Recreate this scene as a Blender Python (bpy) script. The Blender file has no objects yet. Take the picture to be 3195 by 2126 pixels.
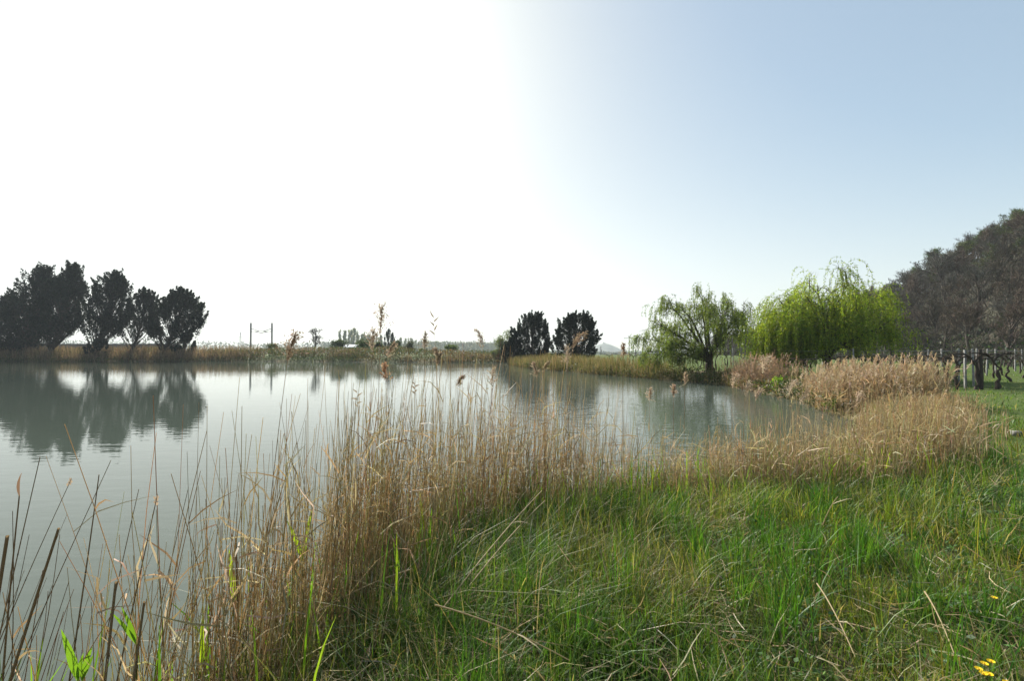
import bpy, math
import numpy as np

rng = np.random.default_rng(11)
SC = bpy.context.scene
COL = SC.collection
PI = math.pi

# ------------------------------------------------------------------ camera
CAM_H = 2.1
FPX = 1420.0                       # focal length in photograph pixels (3195 wide)
cam_d = bpy.data.cameras.new('camera')
cam_d.sensor_width = 36.0
cam_d.lens = FPX / 3195.0 * 36.0
cam_d.clip_start = 0.05
cam_d.clip_end = 30000
cam = bpy.data.objects.new('camera', cam_d)
cam.location = (0, 0, CAM_H)
cam.rotation_euler = (math.radians(90 + 1.09), 0, 0)
COL.objects.link(cam)
SC.camera = cam

# ------------------------------------------------------------------ sky, sun, exposure
SUN_AZ = math.radians(-26)         # left of the view axis (+Y)
SUN_EL = math.radians(35)
world = bpy.data.worlds.new('World')
SC.world = world
world.use_nodes = True
wn = world.node_tree
wn.nodes.clear()
sky = wn.nodes.new('ShaderNodeTexSky')
sky.sky_type = 'NISHITA'
sky.sun_disc = False
sky.sun_elevation = SUN_EL
sky.sun_rotation = SUN_AZ % (2 * PI)
sky.altitude = 0
sky.air_density = 1.0
sky.dust_density = 1.15
sky.ozone_density = 2.5
hsv = wn.nodes.new('ShaderNodeHueSaturation')
lum = wn.nodes.new('ShaderNodeRGBToBW')          # hazy air: the brighter the sky, the whiter
sat = wn.nodes.new('ShaderNodeMapRange')
sat.inputs['From Min'].default_value = 1.65
sat.inputs['From Max'].default_value = 2.6
sat.inputs['To Min'].default_value = 1.08
sat.inputs['To Max'].default_value = 0.3
gam = wn.nodes.new('ShaderNodeGamma')             # thick haze evens the sky out
gam.inputs['Gamma'].default_value = .52
wn.links.new(sky.outputs[0], gam.inputs['Color'])
wn.links.new(gam.outputs[0], lum.inputs[0])
wn.links.new(lum.outputs[0], sat.inputs['Value'])
wn.links.new(sat.outputs[0], hsv.inputs['Saturation'])
bg = wn.nodes.new('ShaderNodeBackground')
bg.inputs['Strength'].default_value = 0.15
wo = wn.nodes.new('ShaderNodeOutputWorld')
wn.links.new(gam.outputs[0], hsv.inputs['Color'])
wb = wn.nodes.new('ShaderNodeVectorMath')         # camera white balance
wb.operation = 'MULTIPLY'
wb.inputs[1].default_value = (1.0, 1.035, .98)
wn.links.new(hsv.outputs[0], wb.inputs[0])
wn.links.new(wb.outputs[0], bg.inputs['Color'])
wn.links.new(bg.outputs[0], wo.inputs['Surface'])

sun_d = bpy.data.lights.new('sun', 'SUN')
sun_d.energy = 4.3
sun_d.angle = math.radians(0.7)
sun_d.color = (1.0, 0.95, 0.87)
sun = bpy.data.objects.new('sun', sun_d)
sun.rotation_euler = (PI / 2 - SUN_EL, 0, PI - SUN_AZ)
sun.location = (-20, 40, 60)
COL.objects.link(sun)

SC.view_settings.view_transform = 'Standard'
SC.view_settings.look = 'None'
SC.view_settings.exposure = 1.27
SC.view_settings.gamma = 1.0
SC.view_settings.use_curve_mapping = False
SC.render.engine = 'CYCLES'
cy = SC.cycles
cy.max_bounces = 6
cy.diffuse_bounces = 3
cy.glossy_bounces = 2
cy.transmission_bounces = 3
cy.transparent_max_bounces = 4
cy.volume_bounces = 1
cy.use_denoising = True
cy.sample_clamp_indirect = 6.0
cy.use_adaptive_sampling = True
cy.adaptive_threshold = 0.012


# ================================================================== helpers
def X(u, Y):
    return (u - 1597.5) / FPX * Y


def Z(v, Y):
    return CAM_H + (1090.0 - v) / FPX * Y


def unit(a):
    return a / np.maximum(np.linalg.norm(a, axis=-1, keepdims=True), 1e-9)


def smooth(t):
    t = np.clip(t, 0, 1)
    return t * t * (3 - 2 * t)


def vnoise(x, y, s=1.0, seed=0):
    x = np.asarray(x, float) / s + seed * 17.31
    y = np.asarray(y, float) / s + seed * 9.77
    xi, yi = np.floor(x).astype(np.int64), np.floor(y).astype(np.int64)
    fx, fy = smooth(x - xi), smooth(y - yi)

    def h(a, b):
        n = (a * 374761393 + b * 668265263 + seed * 1274126177) & 0x7fffffff
        n = ((n ^ (n >> 13)) * 1274126177) & 0x7fffffff
        return ((n ^ (n >> 16)) & 0xffff) / 65535.0
    a = h(xi, yi) * (1 - fx) + h(xi + 1, yi) * fx
    b = h(xi, yi + 1) * (1 - fx) + h(xi + 1, yi + 1) * fx
    return a * (1 - fy) + b * fy


def fbm(x, y, s, seed=0, o=3):
    t, w, a = 0, 0, 1.0
    for k in range(o):
        t = t + a * vnoise(x, y, s / 2 ** k, seed + k)
        w += a
        a *= .55
    return t / w


def rand_unit(n):
    v = rng.normal(size=(n, 3))
    return unit(v)


def pick(cols, n, p=None, jit=.18):
    cols = np.array(cols, float)
    i = rng.choice(len(cols), n, p=p)
    c = cols[i] * (1 + rng.normal(0, jit, (n, 1)))
    c *= 1 + rng.normal(0, jit * .35, (n, 3))
    return np.clip(c, .004, .9)


class Geo:
    """collects ribbons, tubes and leaves, links them as ONE mesh object"""

    def __init__(self):
        self.v, self.f, self.c, self.n = [], [], [], 0

    def add(self, v, f, c):
        v = np.asarray(v, float).reshape(-1, 3)
        self.v.append(v)
        self.f.append(np.asarray(f, np.int64).reshape(-1, 4) + self.n)
        c = np.asarray(c, float)
        if c.ndim == 1:
            c = np.tile(c, (len(v), 1))
        self.c.append(c)
        self.n += len(v)

    def ribbons(self, P, W, side, C):
        """P (N,K,3) spines, W (N,K) or (K,) widths, side (N,3) or (N,K,3)"""
        N, K = P.shape[:2]
        if N == 0:
            return
        W = np.broadcast_to(W, (N, K))
        if side.ndim == 2:
            side = np.repeat(side[:, None], K, 1)
        off = side * W[..., None] * .5
        V = np.stack([P - off, P + off], 2)          # N,K,2,3
        idx = np.arange(N * K * 2).reshape(N, K, 2)
        F = np.stack([idx[:, :-1, 0], idx[:, :-1, 1], idx[:, 1:, 1], idx[:, 1:, 0]], -1)
        C = np.asarray(C, float)
        if C.ndim == 1:
            C = np.tile(C, (N, 1))
        self.add(V, F, np.repeat(C, K * 2, 0))

    def tubes(self, P, R, C, sides=4):
        N, K = P.shape[:2]
        if N == 0:
            return
        R = np.broadcast_to(R, (N, K))
        T = np.gradient(P, axis=1) if K > 2 else np.repeat(P[:, 1:] - P[:, :1], 2, 1)
        T = unit(T)
        ref = np.tile(np.array([.31, .95, .05]), (N, K, 1))
        A = unit(np.cross(T, ref))
        B = np.cross(T, A)
        a = np.arange(sides) / sides * 2 * PI
        ring = A[:, :, None] * np.cos(a)[None, None, :, None] + B[:, :, None] * np.sin(a)[None, None, :, None]
        V = P[:, :, None] + ring * R[:, :, None, None]
        idx = np.arange(N * K * sides).reshape(N, K, sides)
        nx = np.roll(idx, -1, 2)
        F = np.stack([idx[:, :-1], nx[:, :-1], nx[:, 1:], idx[:, 1:]], -1)
        C = np.asarray(C, float)
        if C.ndim == 1:
            C = np.tile(C, (N, 1))
        self.add(V, F, np.repeat(C, K * sides, 0))

    def leaves(self, P, D, L, W, C, nrm=None):
        """rhombus leaves starting at P along D"""
        N = len(P)
        if N == 0:
            return
        D = unit(D)
        if nrm is None:
            nrm = rand_unit(N)
        S = unit(np.cross(D, nrm))
        L = np.broadcast_to(L, N)[:, None]
        W = np.broadcast_to(W, N)[:, None]
        mid = P + D * L * .45
        V = np.stack([P, mid + S * W * .5, P + D * L, mid - S * W * .5], 1)
        C = np.asarray(C, float)
        if C.ndim == 1:
            C = np.tile(C, (N, 1))
        self.add(V, np.arange(N * 4).reshape(N, 4), np.repeat(C, 4, 0))

    def box(self, c, s, C, rz=0.0):
        x, y, z = [k * .5 for k in s]
        v = np.array([[-x, -y, -z], [x, -y, -z], [x, y, -z], [-x, y, -z], [-x, -y, z], [x, -y, z], [x, y, z], [-x, y, z]])
        ca, sa = math.cos(rz), math.sin(rz)
        v = v @ np.array([[ca, sa, 0], [-sa, ca, 0], [0, 0, 1]])
        self.add(v + np.array(c), [[0, 3, 2, 1], [4, 5, 6, 7], [0, 1, 5, 4], [1, 2, 6, 5], [2, 3, 7, 6], [3, 0, 4, 7]], C)

    def mesh(self, name, mat, smooth_shade=False):
        me = bpy.data.meshes.new(name)
        V = np.concatenate(self.v)
        F = np.concatenate(self.f)
        C = np.concatenate(self.c)
        me.vertices.add(len(V))
        me.vertices.foreach_set('co', V.astype(np.float32).ravel())
        me.loops.add(F.size)
        me.loops.foreach_set('vertex_index', F.astype(np.int32).ravel())
        me.polygons.add(len(F))
        me.polygons.foreach_set('loop_start', np.arange(0, F.size, 4, dtype=np.int32))
        if smooth_shade:
            me.polygons.foreach_set('use_smooth', np.ones(len(F), bool))
        me.update(calc_edges=True)
        at = me.color_attributes.new('Col', 'FLOAT_COLOR', 'POINT')
        at.data.foreach_set('color', np.concatenate([C, np.ones((len(C), 1))], 1).astype(np.float32).ravel())
        me.materials.append(mat)
        return me

    def build(self, name, mat, parent=None, smooth_shade=False):
        return link(name, self.mesh(name, mat, smooth_shade), parent)


def link(name, data, parent=None, loc=None):
    o = bpy.data.objects.new(name, data)
    COL.objects.link(o)
    if parent is not None:
        o.parent = parent
    if loc is not None:
        o.location = loc
    return o


def tag(o, label, cat, group=None, kind=None):
    o['label'] = label
    o['category'] = cat
    if group:
        o['group'] = group
    if kind:
        o['kind'] = kind
    return o


def thing(name, label, cat, loc=(0, 0, 0), rz=0.0, group=None, scale=1.0):
    o = link(name, None, None, loc)
    o.rotation_euler = (0, 0, rz)
    o.scale = (scale, scale, scale)
    o.empty_display_size = .2
    return tag(o, label, cat, group)


def structure(o, label, cat):
    return tag(o, label, cat, kind='structure')


# ---------------------------------------------------------------- materials
def new_mat(name):
    m = bpy.data.materials.new(name)
    m.use_nodes = True
    n = m.node_tree
    n.nodes.clear()
    out = n.nodes.new('ShaderNodeOutputMaterial')
    return m, n, out


def leaf_mat(name, trans=.4, rough=.55, spec=.35, tint=(1.25, 1.2, .7)):
    m, n, out = new_mat(name)
    a = n.nodes.new('ShaderNodeAttribute')
    a.attribute_name = 'Col'
    p = n.nodes.new('ShaderNodeBsdfPrincipled')
    p.inputs['Roughness'].default_value = rough
    p.inputs['Specular IOR Level'].default_value = spec
    n.links.new(a.outputs['Color'], p.inputs['Base Color'])
    if trans > 0:
        mul = n.nodes.new('ShaderNodeVectorMath')
        mul.operation = 'MULTIPLY'
        mul.inputs[1].default_value = tint
        t = n.nodes.new('ShaderNodeBsdfTranslucent')
        n.links.new(a.outputs['Color'], mul.inputs[0])
        n.links.new(mul.outputs[0], t.inputs['Color'])
        mx = n.nodes.new('ShaderNodeMixShader')
        mx.inputs[0].default_value = trans
        n.links.new(p.outputs[0], mx.inputs[1])
        n.links.new(t.outputs[0], mx.inputs[2])
        n.links.new(mx.outputs[0], out.inputs['Surface'])
    else:
        n.links.new(p.outputs[0], out.inputs['Surface'])
    return m


def bark_mat(name, scale=14, bump=.4, rough=.85):
    """colour from the mesh's own colour, broken up by stretched noise"""
    m, n, out = new_mat(name)
    a = n.nodes.new('ShaderNodeAttribute')
    a.attribute_name = 'Col'
    tc = n.nodes.new('ShaderNodeTexCoord')
    mp = n.nodes.new('ShaderNodeMapping')
    mp.inputs['Scale'].default_value = (1, 1, .25)
    nz = n.nodes.new('ShaderNodeTexNoise')
    nz.inputs['Scale'].default_value = scale
    nz.inputs['Detail'].default_value = 6
    n.links.new(tc.outputs['Object'], mp.inputs[0])
    n.links.new(mp.outputs[0], nz.inputs['Vector'])
    mr = n.nodes.new('ShaderNodeMapRange')
    mr.inputs['From Min'].default_value = .3
    mr.inputs['From Max'].default_value = .7
    mr.inputs['To Min'].default_value = .6
    mr.inputs['To Max'].default_value = 1.4
    n.links.new(nz.outputs['Fac'], mr.inputs['Value'])
    mul = n.nodes.new('ShaderNodeVectorMath')
    mul.operation = 'SCALE'
    n.links.new(a.outputs['Color'], mul.inputs[0])
    n.links.new(mr.outputs[0], mul.inputs['Scale'])
    p = n.nodes.new('ShaderNodeBsdfPrincipled')
    p.inputs['Roughness'].default_value = rough
    p.inputs['Specular IOR Level'].default_value = .2
    n.links.new(mul.outputs[0], p.inputs['Base Color'])
    if bump:
        b = n.nodes.new('ShaderNodeBump')
        b.inputs['Strength'].default_value = bump
        b.inputs['Distance'].default_value = .02
        n.links.new(nz.outputs['Fac'], b.inputs['Height'])
        n.links.new(b.outputs[0], p.inputs['Normal'])
    n.links.new(p.outputs[0], out.inputs['Surface'])
    return m


M_GRASS = leaf_mat('grass_blade', .42, .5, .35, (1.25, 1.3, .55))
M_REED = leaf_mat('dry_reed', .38, .6, .3, (1.1, 1.04, .86))
M_PLUME = leaf_mat('reed_plume', .5, .8, .1, (1.15, 1.05, .9))
M_SHOOT = leaf_mat('green_reed_leaf', .5, .42, .4, (1.4, 1.35, .5))
M_WILLOW = leaf_mat('willow_leaf', .55, .5, .3, (1.4, 1.35, .5))
M_CYPRESS = leaf_mat('cypress_spray', .12, .75, .15, (1.2, 1.2, .6))
M_SCRUB = leaf_mat('scrub_leaf', .35, .6, .25, (1.25, 1.2, .6))
M_TWIG = leaf_mat('bare_twig', 0, .85, .15)
M_BARK = bark_mat('bark')
M_VINE = bark_mat('vine_bark', 40, .8)
M_CONC = bark_mat('weathered_concrete', 25, .3, .9)
M_METAL = bark_mat('weathered_steel', 9, .05, .6)
M_FLOWER = leaf_mat('yellow_petal', .35, .35, .4, (1.1, 1.0, .5))

# ---------------------------------------------------------------- pond outline
POND = np.array([(-30, -7), (-14, -3.2), (-6, .6), (-3.2, 1.9), (-1.95, 2.6), (-1.65, 3.6), (-1.4, 4.8), (-.2, 5.7), (1.3, 6.2),
                 (2.6, 6.35), (4.4, 6.95), (5.9, 7.9), (7.6, 9.4), (8.9, 11.2), (9.8, 12.9), (10.2, 14.2), (10.9, 16.1), (11.7, 18.4),
                 (11.5, 20.1), (12.2, 23), (12.5, 26.4), (12, 28.1), (10.9, 30.7), (8.6, 34.3), (7, 38.2), (1.95, 50.5), (-.3, 61),
                 (.6, 66), (-1, 71.5), (-20, 73), (-34, 76), (-50, 77.5), (-75, 79), (-100, 80), (-125, 74), (-140, 40), (-120, -5), (-60, -12)], float)


def pond_d(x, y):
    """signed distance to the shoreline, negative over the water"""
    x = np.asarray(x, float)
    y = np.asarray(y, float)
    shp = x.shape
    p = np.stack([x.ravel(), y.ravel()], 1)
    best = np.full(len(p), 1e9)
    ins = np.zeros(len(p), bool)
    n = len(POND)
    for i in range(n):
        a, b = POND[i], POND[(i + 1) % n]
        e = b - a
        t = np.clip(((p - a) @ e) / (e @ e), 0, 1)
        best = np.minimum(best, np.hypot(*(p - a - t[:, None] * e).T))
        c = ((a[1] > p[:, 1]) != (b[1] > p[:, 1]))
        with np.errstate(divide='ignore', invalid='ignore'):
            xi = (b[0] - a[0]) * (p[:, 1] - a[1]) / (b[1] - a[1]) + a[0]
        ins ^= c & (p[:, 0] < xi)
    return np.where(ins, -best, best).reshape(shp)


def ground_z(x, y):
    x = np.asarray(x, float)
    y = np.asarray(y, float)
    d = pond_d(x, y) + (fbm(x, y, 2.2, 3) - .5) * .5
    r = np.hypot(x, y)
    land = .5 + .10 * (fbm(x, y, 1.3, 5) - .5) * np.clip(14 / (r + 1), .25, 1) + .25 * (fbm(x, y, 12, 8) - .5)
    far = smooth((y - 60) / 20) * smooth((-x + 15) / 20)
    land = land + far * .45
    land = land - .0127 * np.clip(r - 130, 0, 2000) * smooth((y + 20) / 60)
    bank_w = 1.5 + 1.5 * far
    return np.where(d > 0, land * (1 - np.exp(-1.15 * np.maximum(d, 0) / bank_w)), -.8 * (1 - np.exp(np.minimum(d, 0) / 2.0)))


def gnd(x, y):
    return float(ground_z(np.array(float(x)), np.array(float(y))))


# hill on the right: foot line and ridge height as functions of y
def hill_foot(y):
    return np.interp(y, [-60, 0, 20, 42, 74, 121, 160, 210], [70, 56, 50, 48, 54, 60, 68, 84])


def hill_z(x, y):
    s = (x - hill_foot(y)) / 34.0
    hr = np.interp(y, [-60, 40, 71, 90, 115, 150, 185], [29, 27, 21.5, 15.5, 8.5, 3.5, 0])
    prof = smooth(np.clip(s, 0, 1) * .93 + .0) ** .85
    z = hr * prof
    z = z + (fbm(x, y, 9, 21) - .5) * 1.6 * smooth(s * 3) * np.clip(hr / 10, 0, 1)
    return np.where(s > 0, z + .3, .3 + s * 30)


# ================================================================== ground
def make_ground():
    front = np.radians(np.arange(-68, 68.01, .5))
    back = np.radians(np.arange(71, 289.1, 3.5))
    az = np.concatenate([front, back])
    rr = np.concatenate([[0.0], np.exp(np.arange(math.log(.5), math.log(9000), .05))])
    A, R = np.meshgrid(az, rr)
    x, y = R * np.sin(A), R * np.cos(A)
    z = ground_z(x, y)
    n_r, n_a = x.shape
    idx = np.arange(n_r * n_a).reshape(n_r, n_a)
    nx = np.roll(idx, -1, 1)
    F = np.stack([idx[:-1], idx[1:], nx[1:], nx[:-1]], -1)
    # base colours by what grows there
    d = pond_d(x, y)
    soil = np.array([.075, .055, .035])
    litter = np.array([.17, .13, .07])
    lawn = np.array([.052, .095, .018])
    rough = np.array([.085, .10, .03])
    w = fbm(x, y, 1.1, 31)[..., None]
    c = lawn * w + rough * (1 - w)
    dirt = smooth((.55 - np.abs(d - 3.2) / 4.0) * 2)[..., None] * ((y > 15) & (y < 34) & (x > 8))[..., None]
    c = c * (1 - dirt * .8) + np.array([.13, .085, .06]) * dirt * .8
    near_soil = (smooth((9 - R) / 4)[..., None]) * .65
    c = c * (1 - near_soil) + soil * near_soil
    lit = smooth(1.2 - np.abs(d - .3) / 1.2)[..., None] * .8
    c = c * (1 - lit) + litter * lit
    c = np.where((d < 0)[..., None], np.array([.06, .055, .035]), c)
    g = Geo()
    g.add(np.stack([x, y, z], -1), F, c.reshape(-1, 3))
    m, n, out = new_mat('ground')
    a = n.nodes.new('ShaderNodeAttribute')
    a.attribute_name = 'Col'
    tc = n.nodes.new('ShaderNodeTexCoord')
    n1 = n.nodes.new('ShaderNodeTexNoise')
    n1.inputs['Scale'].default_value = 9
    n1.inputs['Detail'].default_value = 9
    n1.inputs['Roughness'].default_value = .7
    n.links.new(tc.outputs['Object'], n1.inputs['Vector'])
    mr = n.nodes.new('ShaderNodeMapRange')
    mr.inputs['From Min'].default_value = .3
    mr.inputs['From Max'].default_value = .7
    mr.inputs['To Min'].default_value = .5
    mr.inputs['To Max'].default_value = 1.5
    n.links.new(n1.outputs['Fac'], mr.inputs['Value'])
    mul = n.nodes.new('ShaderNodeVectorMath')
    mul.operation = 'SCALE'
    n.links.new(a.outputs['Color'], mul.inputs[0])
    n.links.new(mr.outputs[0], mul.inputs['Scale'])
    p = n.nodes.new('ShaderNodeBsdfPrincipled')
    p.inputs['Roughness'].default_value = .95
    p.inputs['Specular IOR Level'].default_value = .1
    b = n.nodes.new('ShaderNodeBump')
    b.inputs['Strength'].default_value = .8
    b.inputs['Distance'].default_value = .05
    n.links.new(n1.outputs['Fac'], b.inputs['Height'])
    n.links.new(b.outputs[0], p.inputs['Normal'])
    n.links.new(mul.outputs[0], p.inputs['Base Color'])
    n.links.new(p.outputs[0], out.inputs['Surface'])
    o = g.build('ground', m, None, True)
    structure(o, 'grassy ground around the pond reaching out to the horizon', 'ground')


make_ground()


def make_water():
    g = Geo()
    xs = np.linspace(-145, 16, 24)
    ys = np.linspace(-14, 84, 16)
    x, y = np.meshgrid(xs, ys)
    idx = np.arange(x.size).reshape(x.shape)
    F = np.stack([idx[:-1, :-1], idx[:-1, 1:], idx[1:, 1:], idx[1:, :-1]], -1)
    g.add(np.stack([x, y, np.zeros_like(x)], -1), F, (.1, .1, .1))
    m, n, out = new_mat('pond_water')
    p = n.nodes.new('ShaderNodeBsdfPrincipled')
    p.inputs['Base Color'].default_value = (.060, .076, .060, 1)
    p.inputs['Roughness'].default_value = .03
    p.inputs['IOR'].default_value = 1.333
    tc = n.nodes.new('ShaderNodeTexCoord')

    def noise(scale, sx, sy, detail, rot=0):
        mp = n.nodes.new('ShaderNodeMapping')
        mp.inputs['Scale'].default_value = (sx, sy, 1)
        mp.inputs['Rotation'].default_value = (0, 0, rot)
        t = n.nodes.new('ShaderNodeTexNoise')
        t.inputs['Scale'].default_value = scale
        t.inputs['Detail'].default_value = detail
        n.links.new(tc.outputs['Object'], mp.inputs[0])
        n.links.new(mp.outputs[0], t.inputs['Vector'])
        return t
    ripple = noise(3.2, .55, 1.5, 2, .25)
    swell = noise(.7, .5, 1.3, 2, -.1)
    # breezy and calm areas: bump strength follows a broad mask
    mask = noise(.06, .6, 1.6, 2)
    sep = n.nodes.new('ShaderNodeSeparateXYZ')
    n.links.new(tc.outputs['Object'], sep.inputs[0])
    east = n.nodes.new('ShaderNodeMapRange')           # more breeze towards the eastern arm
    east.inputs['From Min'].default_value = -9
    east.inputs['From Max'].default_value = 3
    east.inputs['To Min'].default_value = .16
    east.inputs['To Max'].default_value = .6
    n.links.new(sep.outputs['X'], east.inputs['Value'])
    mr = n.nodes.new('ShaderNodeMapRange')
    mr.inputs['From Min'].default_value = .35
    mr.inputs['From Max'].default_value = .65
    mr.inputs['To Min'].default_value = .6
    mr.inputs['To Max'].default_value = 1.3
    n.links.new(mask.outputs['Fac'], mr.inputs['Value'])
    st = n.nodes.new('ShaderNodeMath')
    st.operation = 'MULTIPLY'
    n.links.new(east.outputs[0], st.inputs[0])
    n.links.new(mr.outputs[0], st.inputs[1])
    b1 = n.nodes.new('ShaderNodeBump')
    b1.inputs['Distance'].default_value = .02
    n.links.new(st.outputs[0], b1.inputs['Strength'])
    n.links.new(ripple.outputs['Fac'], b1.inputs['Height'])
    b2 = n.nodes.new('ShaderNodeBump')
    b2.inputs['Strength'].default_value = .15
    b2.inputs['Distance'].default_value = .02
    n.links.new(swell.outputs['Fac'], b2.inputs['Height'])
    n.links.new(b1.outputs[0], b2.inputs['Normal'])
    n.links.new(b2.outputs[0], p.inputs['Normal'])
    n.links.new(p.outputs[0], out.inputs['Surface'])
    structure(g.build('water', m), 'calm murky grey-green pond water mirroring the pale sky', 'water')


make_water()


def make_hill():
    g = Geo()
    ys = np.linspace(-60, 210, 110)
    ss = np.linspace(-3, 120, 70)
    S, Yy = np.meshgrid(ss, ys)
    x = hill_foot(Yy) + S
    z = hill_z(x, Yy)
    idx = np.arange(x.size).reshape(x.shape)
    F = np.stack([idx[:-1, :-1], idx[:-1, 1:], idx[1:, 1:], idx[1:, :-1]], -1)
    w = fbm(x, Yy, 6, 41)[..., None]
    c = np.array([.05, .038, .027]) * w + np.array([.028, .035, .016]) * (1 - w)
    g.add(np.stack([x, Yy, z], -1), F, c.reshape(-1, 3))
    structure(g.build('hill', bark_mat('hill_floor', 1.5, .5), None, True), 'steep wooded hillside rising behind the vineyard', 'hill')


make_hill()


# ================================================================== plant growth tools
def grow(p0, d0, L, K, wander=.15, trop=0.0, wdir=None):
    """N polylines of K segments; trop > 0 bends up, < 0 down"""
    N = len(p0)
    L = np.broadcast_to(L, N)
    pts = [p0]
    d = unit(d0)
    p = p0
    trop = np.broadcast_to(trop, N)[:, None]
    for k in range(K):
        d = unit(d + rng.normal(0, wander, (N, 3)) + trop * np.array([0, 0, 1.0]))
        p = p + d * (L / K)[:, None]
        pts.append(p)
    return np.stack(pts, 1)


def spawn(par, n, t0, t1, ang, lr, plen, updir=0.0):
    """n children on each parent polyline: start points, directions, lengths, parent parameter"""
    N, K1 = par.shape[:2]
    t = rng.uniform(t0, t1, (N, n))
    f = t * (K1 - 1)
    i = np.minimum(f.astype(int), K1 - 2)
    w = (f - i)[..., None]
    ii = np.arange(N)[:, None]
    a, b = par[ii, i], par[ii, i + 1]
    p = a * (1 - w) + b * w
    dr = unit(b - a)
    s = unit(np.cross(dr, rng.normal(size=(N, n, 3))))
    an = ang * rng.uniform(.7, 1.3, (N, n, 1))
    d = dr * np.cos(an) + s * np.sin(an) + np.array([0, 0, updir])
    L = (plen * np.ones(N))[:, None] * lr * rng.uniform(.6, 1.2, (N, n)) * (1.15 - .6 * t)
    return p.reshape(-1, 3), unit(d).reshape(-1, 3), L.ravel(), t.ravel()


def bez(a, b, c, K):
    t = np.linspace(0, 1, K + 1)[:, None]
    return (1 - t) ** 2 * np.array(a) + 2 * t * (1 - t) * np.array(b) + t ** 2 * np.array(c)


def taper(r0, r1, K):
    return np.linspace(0, 1, K + 1)[None] * (np.asarray(r1) - np.asarray(r0)).reshape(-1, 1) + np.asarray(r0).reshape(-1, 1)


def thin(P, W, g, C):
    g.ribbons(P, W, unit(np.cross(P[:, -1] - P[:, 0], rand_unit(len(P)))), C)


# ---------------------------------------------------------------- bare tree prototypes
def bare_tree(h, bark, twig, spread=.75, n1=8, n4=6, leafc=None, nleaf=0, up=.12, leaf=.22, wide=1.0):
    wood, tw = Geo(), Geo()
    tr = grow(np.zeros((1, 3)), np.array([[rng.normal(0, .08), rng.normal(0, .08), 1]]), h * .62, 6, .07, .05)
    wood.tubes(tr, taper([h * .022], [h * .008], 6), bark, 6)
    p, d, L, t = spawn(tr, n1, .18, 1, spread, .72, h * .62, .25)
    l1 = grow(p, d, L, 5, .16, up)
    wood.tubes(l1, taper(np.full(len(p), h * .010), np.full(len(p), h * .003), 5), bark, 4)
    p, d, L, t = spawn(l1, 6, .25, 1, .7, .6, L, .1)
    l2 = grow(p, d, L, 4, .18, up)
    wood.tubes(l2, taper(np.full(len(p), h * .0042), np.full(len(p), h * .0015), 4), bark, 3)
    p, d, L, t = spawn(l2, 6, .2, 1, .7, .65, L, .05)
    l3 = grow(p, d, L, 3, .2, up)
    thin(l3, np.linspace(.036, .022, 4) * wide, tw, pick([twig], len(p), jit=.2))
    p, d, L, t = spawn(l3, n4, .15, 1, .6, .8, L, .05)
    l4 = grow(p, d, L, 2, .2, up * .5)
    thin(l4, np.array([.026, .022, .012]) * wide, tw, pick([twig], len(p), jit=.25))
    if nleaf:
        k = rng.integers(0, len(l4), nleaf)
        q = l4[k, rng.integers(0, 3, nleaf)] + rng.normal(0, .12, (nleaf, 3))
        tw.leaves(q, rand_unit(nleaf), rng.uniform(.6, 1.3, nleaf) * leaf, rng.uniform(.5, 1, nleaf) * leaf * .6, pick(leafc, nleaf, jit=.25))
    return wood, tw


BROWN = (.10, .085, .062)
GREYB = (.12, .112, .092)
protos = []
for k in range(6):
    w, t = bare_tree(rng.uniform(7, 9), (.075, .06, .048), [BROWN, GREYB, (.12, .088, .066)][k % 3], n1=13, n4=6)
    protos.append((w.mesh('trunk', M_BARK), t.mesh('crown', M_TWIG)))
gprotos = []
for k in range(3):
    w, t = bare_tree(rng.uniform(7, 8.5), (.06, .05, .04), (.08, .075, .05), n1=11, n4=5,
                     leafc=[[(.075, .13, .035), (.05, .095, .028)], [(.11, .14, .03), (.08, .115, .03)], [(.03, .055, .02), (.045, .075, .02)]][k], nleaf=3600, leaf=.15)
    gprotos.append((w.mesh('trunk', M_BARK), t.mesh('crown', M_SCRUB)))


def plant_tree(name, pr, label, loc, s, cat='tree', group=None):
    o = thing(name, label, cat, loc, rng.uniform(0, 2 * PI), group, s)
    link('trunk', pr[0], o)
    link('crown', pr[1], o)
    return o


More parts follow.
